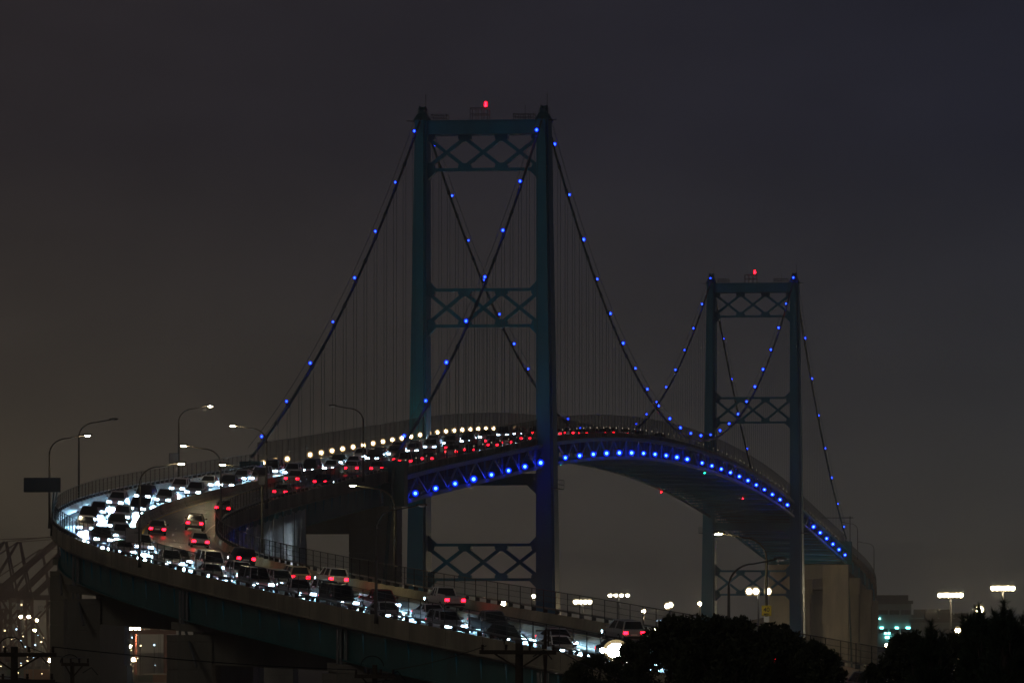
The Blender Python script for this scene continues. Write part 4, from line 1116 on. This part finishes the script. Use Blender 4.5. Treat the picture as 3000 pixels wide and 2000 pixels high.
# ------------------------------------------------------------------ far buildings on the right
def building(x0, x1, y0, D, label, lights, depth=60):
    A = px(x0, y0, D); B = px(x1, y0, D)
    b = empty('building', ((A.x + B.x)/2, D + depth/2, 4), label, 'building', 'buildings across the harbour')
    mb = MB(); mb.box((A.x, D, 4), (B.x, D + depth, A.z)); mb.obj('wall', M['wall'], b)
    mb = MB(); mb.box((A.x - .6, D - .6, A.z + .002), (B.x + .6, D + depth + .6, A.z + 1.2)); rf = mb.obj('roof', M['dark'], b)
    for k in range(3):
        xx = A.x + (B.x - A.x)*(.2 + .28*k); mb = MB(); mb.box((xx - 2.2, D + 6, A.z + 1.2), (xx + 2.2, D + 11, A.z + 3.2)); mb.obj('roof_unit', M['dark'], rf)
    # window bands
    nf = max(2, int((A.z - 4) / 6)); nw = max(3, int((B.x - A.x) / 6))
    for f in range(nf):
        for k in range(nw):
            cx = A.x + (B.x - A.x)*(k + .5)/nw; cz = 4 + (A.z - 4)*(f + .55)/nf
            o = bar('window', (cx - 1.7, D - .06, cz), (cx + 1.7, D - .06, cz), .2, 1.6, M['glass'], b)
    for x, y, w, h in lights:
        c = px(x, y, D); mb = MB(); mb.box((c.x - w/2, D - .9, c.z - h/2), (c.x + w/2, D - .3, c.z + h/2)); mb.obj('wall_light', M['g_teal'], b)
building(2570, 2670, 1768, 2300, 'tall dark hazy building right of the far piers with teal lights', [(2583, 1838, 1.2, .7), (2627, 1838, 1.2, .7), (2660, 1838, 1.4, .7), (2594, 1854, .9, .7), (2604, 1854, .9, .7), (2601, 1866, 2.0, .8), (2577, 1811, .6, .5)])
building(2672, 2800, 1808, 2500, 'low long dark hazy building behind the floodlight mast', [(2702, 1822, 1, .5)])
building(2700, 2860, 1822, 2200, 'lowest dark shed behind the right bushes', [])

building(-40, 330, 1962, 2650, 'long low transit shed at the foot of the cranes', [])
# ------------------------------------------------------------------ utility poles and wires
def utility_pole(x, ytop, D, label, arms, r=.16):
    t = px(x, ytop, D); g = hill(t.x, t.y) - .5
    o = empty('utility_pole', (t.x, t.y, g), label, 'utility pole', 'utility poles')
    mb = MB(); mb.tube([(t.x, t.y, g), (t.x, t.y, t.z)], [r*1.5, r], 10); mb.obj('pole', M['wood'], o)
    for (dz, w0, w1, kind) in arms:
        z = t.z + dz
        bar('cross_arm', (t.x - w0, t.y - .2, z), (t.x + w1, t.y - .2, z - .02), .12, .15, M['wood'], o)
        for s_, w in ((-1, w0), (1, w1)):
            bar('arm_brace', (t.x + s_*w*.62, t.y - .2, z - .06), (t.x, t.y - .1, z - .62), .05, .06, M['wood'], o)
        n = 4
        for k in range(n):
            xx = t.x - w0*.92 + (w0 + w1)*.92*k/(n-1)
            mb = MB(); mb.tube([(xx, t.y - .2, z + .06), (xx, t.y - .2, z + .13), (xx, t.y - .2, z + .16), (xx, t.y - .2, z + .27)], [.03, .07, .045, .06], 7); mb.obj('insulator', M['insul'], o)
        if kind == 'fuse':
            mb = MB(); xx = t.x + w1*.7
            mb.tube([(xx, t.y - .25, z + .1), (xx, t.y - .25, z + .75)], .06, 6); mb.bar((xx - .35, t.y - .25, z + .78), (xx + .4, t.y - .25, z + .78), .07, .05)
            mb.tube([(xx + .12, t.y - .25, z + .2), (xx + .12, t.y - .25, z + .75)], .04, 6)
            mb.tube([(xx, t.y - .25, z - .1), (xx, t.y - .25, z - .75), (xx, t.y - .25, z - 1.6)], [.09, .05, .05], 6)
            mb.obj('fuse_cutout', M['insul'], o)
    mb = MB(); mb.tube([(t.x - .1 + .45*math.cos(a), t.y - .3, t.z - .05 + .4*math.sin(a)) for a in [math.pi*k/10 for k in range(11)]], .022, 5)
    mb.tube([(t.x + .5, t.y - .25, t.z - .5), (t.x + .9, t.y - .25, t.z - .25), (t.x + 1.2, t.y - .25, t.z - .6)], .022, 5)
    mb.obj('jumper_wire', M['dark'], o)
    return t
pA = utility_pole(42, 1893, 235, 'dark power pole with two crossarms at the lower left', [(-.28, 1.3, 1.55, ''), (-1.25, 1.4, 1.5, '')], .13)
pB = utility_pole(1521, 1882, 235, 'dark power pole with long crossarm in front of the traffic', [(-.33, 1.45, 1.35, 'fuse')], .14)
pC = utility_pole(212, 1938, 300, 'slim power pole in front of the left viaduct pier', [(-.1, .5, .8, '')], .1)
pD = utility_pole(1098, 1946, 255, 'low dark power pole before the green girder', [(-.45, .8, .8, ''),], .1)
def wire(A, B, sag, label):
    A = Vector(A); B = Vector(B); mb = MB()
    mb.tube([A.lerp(B, i/24) - Vector((0, 0, 4*sag*(i/24)*(1 - i/24))) for i in range(25)], .02, 5)
    tag(mb.obj('power_line', M['dark']), label, 'wire', 'power lines')
wire(pA + Vector((1.4, -.2, 0)), pD + Vector((-.7, -.2, -.2)), .12, 'uppermost power line from the lower left pole, crossing both piers')
wire(pA + Vector((.5, -.2, 0)), pC + Vector((.6, -.2, .2)), .15, 'short power line from the left pole to the slim pole')
wire(pA + Vector((-1.0, -.2, -1.0)), pD + Vector((.6, -.2, -.6)), .5, 'lowest power line sagging along the bottom left')
wire(pD + Vector((.7, -.2, -.2)), pB + Vector((-1.2, -.2, -.1)), .10, 'power line rising to the long crossarm from the left')
wire(pB + Vector((1.2, -.2, -.1)), px(1900, 2010, 215), .2, 'power line descending from the long crossarm into the trees')
wire(pA + Vector((-1.2, -.2, 0)), px(-300, 1880, 240), .1, 'power line leaving the left pole at the picture edge')

# ------------------------------------------------------------------ trees and bushes
def leafy(x, ytop, D, rx, rz, label, n=15000, cat='tree', leaf=.11, seed=1, name='leafy_tree'):
    rn = random.Random(seed); t = px(x, ytop, D); g = hill(t.x, t.y) - .3
    o = empty(name, (t.x, t.y, g), label, cat, 'trees before the viaduct')
    cz = t.z - rz
    mb = MB(); mb.tube([(t.x, t.y, g), (t.x + .1, t.y, (g + cz)/2), (t.x - .05, t.y, cz)], [.28, .2, .12], 8)
    clumps = []
    for k in range(46):
        while True:
            v = Vector((rn.uniform(-1, 1), rn.uniform(-1, 1), rn.uniform(-.9, 1)))
            if .45 < v.length < 1: break
        clumps.append((Vector((t.x + v.x*rx*.86, t.y + v.y*rx*.86, cz + v.z*rz*.86)), rn.uniform(.28, .52)))
    # clumps that make the broken top line
    for k in range(18):
        a = rn.uniform(-.95, .95); clumps.append((Vector((t.x + a*rx, t.y + rn.uniform(-.5, .5)*rx, cz + rz*math.sqrt(max(0, 1 - a*a))*rn.uniform(.82, 1.0))), rn.uniform(.16, .34)))
    for c, r in clumps[::3]: mb.tube([(t.x, t.y, cz - rz*.5), (Vector((t.x, t.y, cz)).lerp(c, .5)), c], [.08, .05, .015], 5)
    mb.obj('trunk', M['bark'], o)
    verts = []; faces = []
    def put(p, s, a=None):
        a = a or Vector((rn.gauss(0, 1), rn.gauss(0, 1), rn.gauss(-.3, 1))).normalized()
        b = a.cross(Vector((rn.gauss(0, 1), rn.gauss(0, 1), rn.gauss(0, 1)))).normalized(); i = len(verts)
        verts.extend([p - a*s, p + b*s*.42, p + a*s, p - b*s*.42]); faces.append((i, i+1, i+2, i+3))
    for k in range(int(120*rx)):            # loose sprigs that break the outline
        a = rn.uniform(-1, 1); p = Vector((t.x + a*rx*1.02, t.y + rn.uniform(-.6, .6)*rx, cz + rz*math.sqrt(max(0, 1 - a*a))*rn.uniform(.75, .99)))
        d = Vector((a*.8 + rn.gauss(0, .5), rn.gauss(0, .4), rn.uniform(.2, 1.1))).normalized(); ln = rn.uniform(.18, .5)
        for j in range(int(ln*46)):
            f = j/(ln*46); pt = p + d*ln*f + Vector((0, 0, -.22*f*f)) + Vector((rn.gauss(0, .05), rn.gauss(0, .05), rn.gauss(0, .05)))
            put(pt, leaf*rn.uniform(.5, .9))
    for k in range(n):
        c, r = rn.choice(clumps)
        d = Vector((rn.gauss(0, 1), rn.gauss(0, 1), rn.gauss(0, .9))); d = d*(r/max(d.length, .01))*min(rx, 2.2)*rn.random()**.45
        p = c + d
        a = Vector((rn.gauss(0, 1), rn.gauss(0, 1), rn.gauss(-.3, 1))).normalized(); b = a.cross(Vector((rn.gauss(0, 1), rn.gauss(0, 1), rn.gauss(0, 1)))).normalized()
        s = leaf*rn.uniform(.6, 1.3); i = len(verts)
        verts += [p - a*s, p + b*s*.42, p + a*s, p - b*s*.42]; faces.append((i, i+1, i+2, i+3))
    mb = MB(); mb.v = [tuple(v) for v in verts]; mb.f = faces; mb.m = [0]*len(faces)
    mb.obj('crown', M['leaf'], o)
def pine(x, ytop, D, rx, label, seed, tufts=260):
    rn = random.Random(seed); t = px(x, ytop, D); g = hill(t.x, t.y) - .3
    o = empty('pine_tree', (t.x, t.y, g), label, 'tree', 'trees before the viaduct')
    mb = MB(); mb.tube([(t.x, t.y, g), (t.x, t.y, t.z - .4)], [.25, .05], 8)
    cr = MB(); verts = []; faces = []
    H = 5.0
    for k in range(tufts):
        f = rn.random()**1.0; a = rn.uniform(0, 2*math.pi)
        top = k < 7
        if top: f = rn.uniform(0, .12)
        rad = rx*(.10 + .9*f**.6)*rn.uniform(.35, 1.0)
        z = t.z - 1.0 - f*H + rn.uniform(-.15, .15)
        c = Vector((t.x + rad*math.cos(a), t.y + rad*math.sin(a), z + .25*rad))
        if k % 3 == 0: mb.tube([(t.x, t.y, z - .35), c], [.05, .02], 4)
        dirv = Vector((math.cos(a)*.6, math.sin(a)*.6, 1.1)).normalized()
        ln = rn.uniform(.30, .55)
        for j in range(44):
            d = (dirv + Vector((rn.gauss(0, .55), rn.gauss(0, .55), rn.gauss(0, .4)))).normalized()
            st = c + dirv*rn.uniform(0, .32); e = st + d*ln*rn.uniform(.5, 1)
            side = d.cross(Vector((rn.gauss(0, 1), rn.gauss(0, 1), rn.gauss(0, 1)))).normalized()*.026
            i = len(verts); verts += [st - side, st + side, e]; faces.append((i, i+1, i+2))
    for k in range(9):                    # upright leaders with bottle-brush tips
        a = rn.uniform(0, 2*math.pi); rad = rx*rn.uniform(0, .95) if k else 0.0
        hi = t.z - (0 if k == 0 else rn.uniform(.1, .35) + .75*(rad/rx)**1.5)
        tip = Vector((t.x + rad*math.cos(a), t.y + rad*math.sin(a), hi)); bs = tip - Vector((.15*math.cos(a), .15*math.sin(a), 1.1))
        mb.tube([bs, tip], [.035, .012], 4)
        for j in range(170):
            st = bs.lerp(tip, rn.uniform(.3, 1.0)); d = (Vector((rn.gauss(0, .6), rn.gauss(0, .6), rn.uniform(.35, 1.1)))).normalized()
            e = st + d*rn.uniform(.16, .34); side = d.cross(Vector((rn.gauss(0, 1), rn.gauss(0, 1), rn.gauss(0, 1)))).normalized()*.018
            i = len(verts); verts += [st - side, st + side, e]; faces.append((i, i+1, i+2))
    mb.obj('trunk', M['bark'], o)
    cr.v = [tuple(v) for v in verts]; cr.f = faces; cr.m = [0]*len(faces)
    cr.obj('crown', M['needle'], o)
leafy(1745, 1922, 262, 1.15, 1.6, 'small bush under the glaring street light', 9000, 'bush', .07, 1, 'bush')
leafy(1858, 1882, 270, .9, 1.9, 'bush right of the glaring street light', 9000, 'bush', .08, 2, 'bush')
leafy(1990, 1812, 258, 1.75, 3.2, 'tall dark leafy tree, left of the two before the far tower', 24000, seed=3)
leafy(2120, 1812, 250, 1.7, 3.2, 'dark leafy tree below the far tower lamp', 24000, seed=4)
leafy(2268, 1846, 255, 1.7, 3.0, 'broad dark leafy tree in front of the speed sign pole', 24000, seed=5)
leafy(2392, 1888, 252, 1.0, 2.4, 'dark leafy tree sloping down to the gap in the trees', 16000, seed=6)
leafy(2556, 1950, 250, .42, 1.2, 'small dark bush in the gap before the pale piers', 6000, 'bush', .08, 7, 'bush')
leafy(2665, 1858, 246, 1.15, 2.6, 'dark leafy tree right of the gap', 17000, seed=8)
leafy(2880, 1842, 252, 2.1, 2.9, 'large dark leafy tree behind the pines at right', 22000, seed=10)
pine(2728, 1822, 232, 1.0, 'pine with spiky top left of the wide floodlight pole', 21)
pine(2868, 1772, 238, 1.15, 'pine with spiky top below the round lamp at right', 22, 320)
pine(2942, 1762, 230, 1.2, 'tallest pine at the right edge', 23, 340)
pine(3010, 1782, 235, 1.1, 'pine cut by the right edge of the picture', 24)
for x, y, D, lab in ((2870, 1785, 300, 'round lamp half hidden behind the pine top'), (2806, 1845, 300, 'small lamp peeking through the pine left of the tall ones')):
    mast(x, y, D, lab, [(0, 0)], m='g_port', hh=.32 if y < 1800 else .22, lampw=.32 if y < 1800 else .22, name='lamp_post', group='lamps behind the pines', r=.05)

# ------------------------------------------------------------------ haze
hz = bpy.data.materials.new('night_haze'); hz.use_nodes = True
n = hz.node_tree.nodes; n.clear()
ho = n.new('ShaderNodeOutputMaterial'); hv = n.new('ShaderNodeVolumePrincipled')
hv.inputs['Color'].default_value = (0.93, 0.92, 0.92, 1); hv.inputs['Density'].default_value = 0.00016; hv.inputs['Anisotropy'].default_value = 0.7
hz.node_tree.links.new(hv.outputs[0], ho.inputs['Volume'])
mb = MB(); mb.box((-4100, -400, -1.6), (4100, 8100, 118.0))
tag(mb.obj('haze', hz), 'thin night haze over the harbour', None, None, 'stuff')
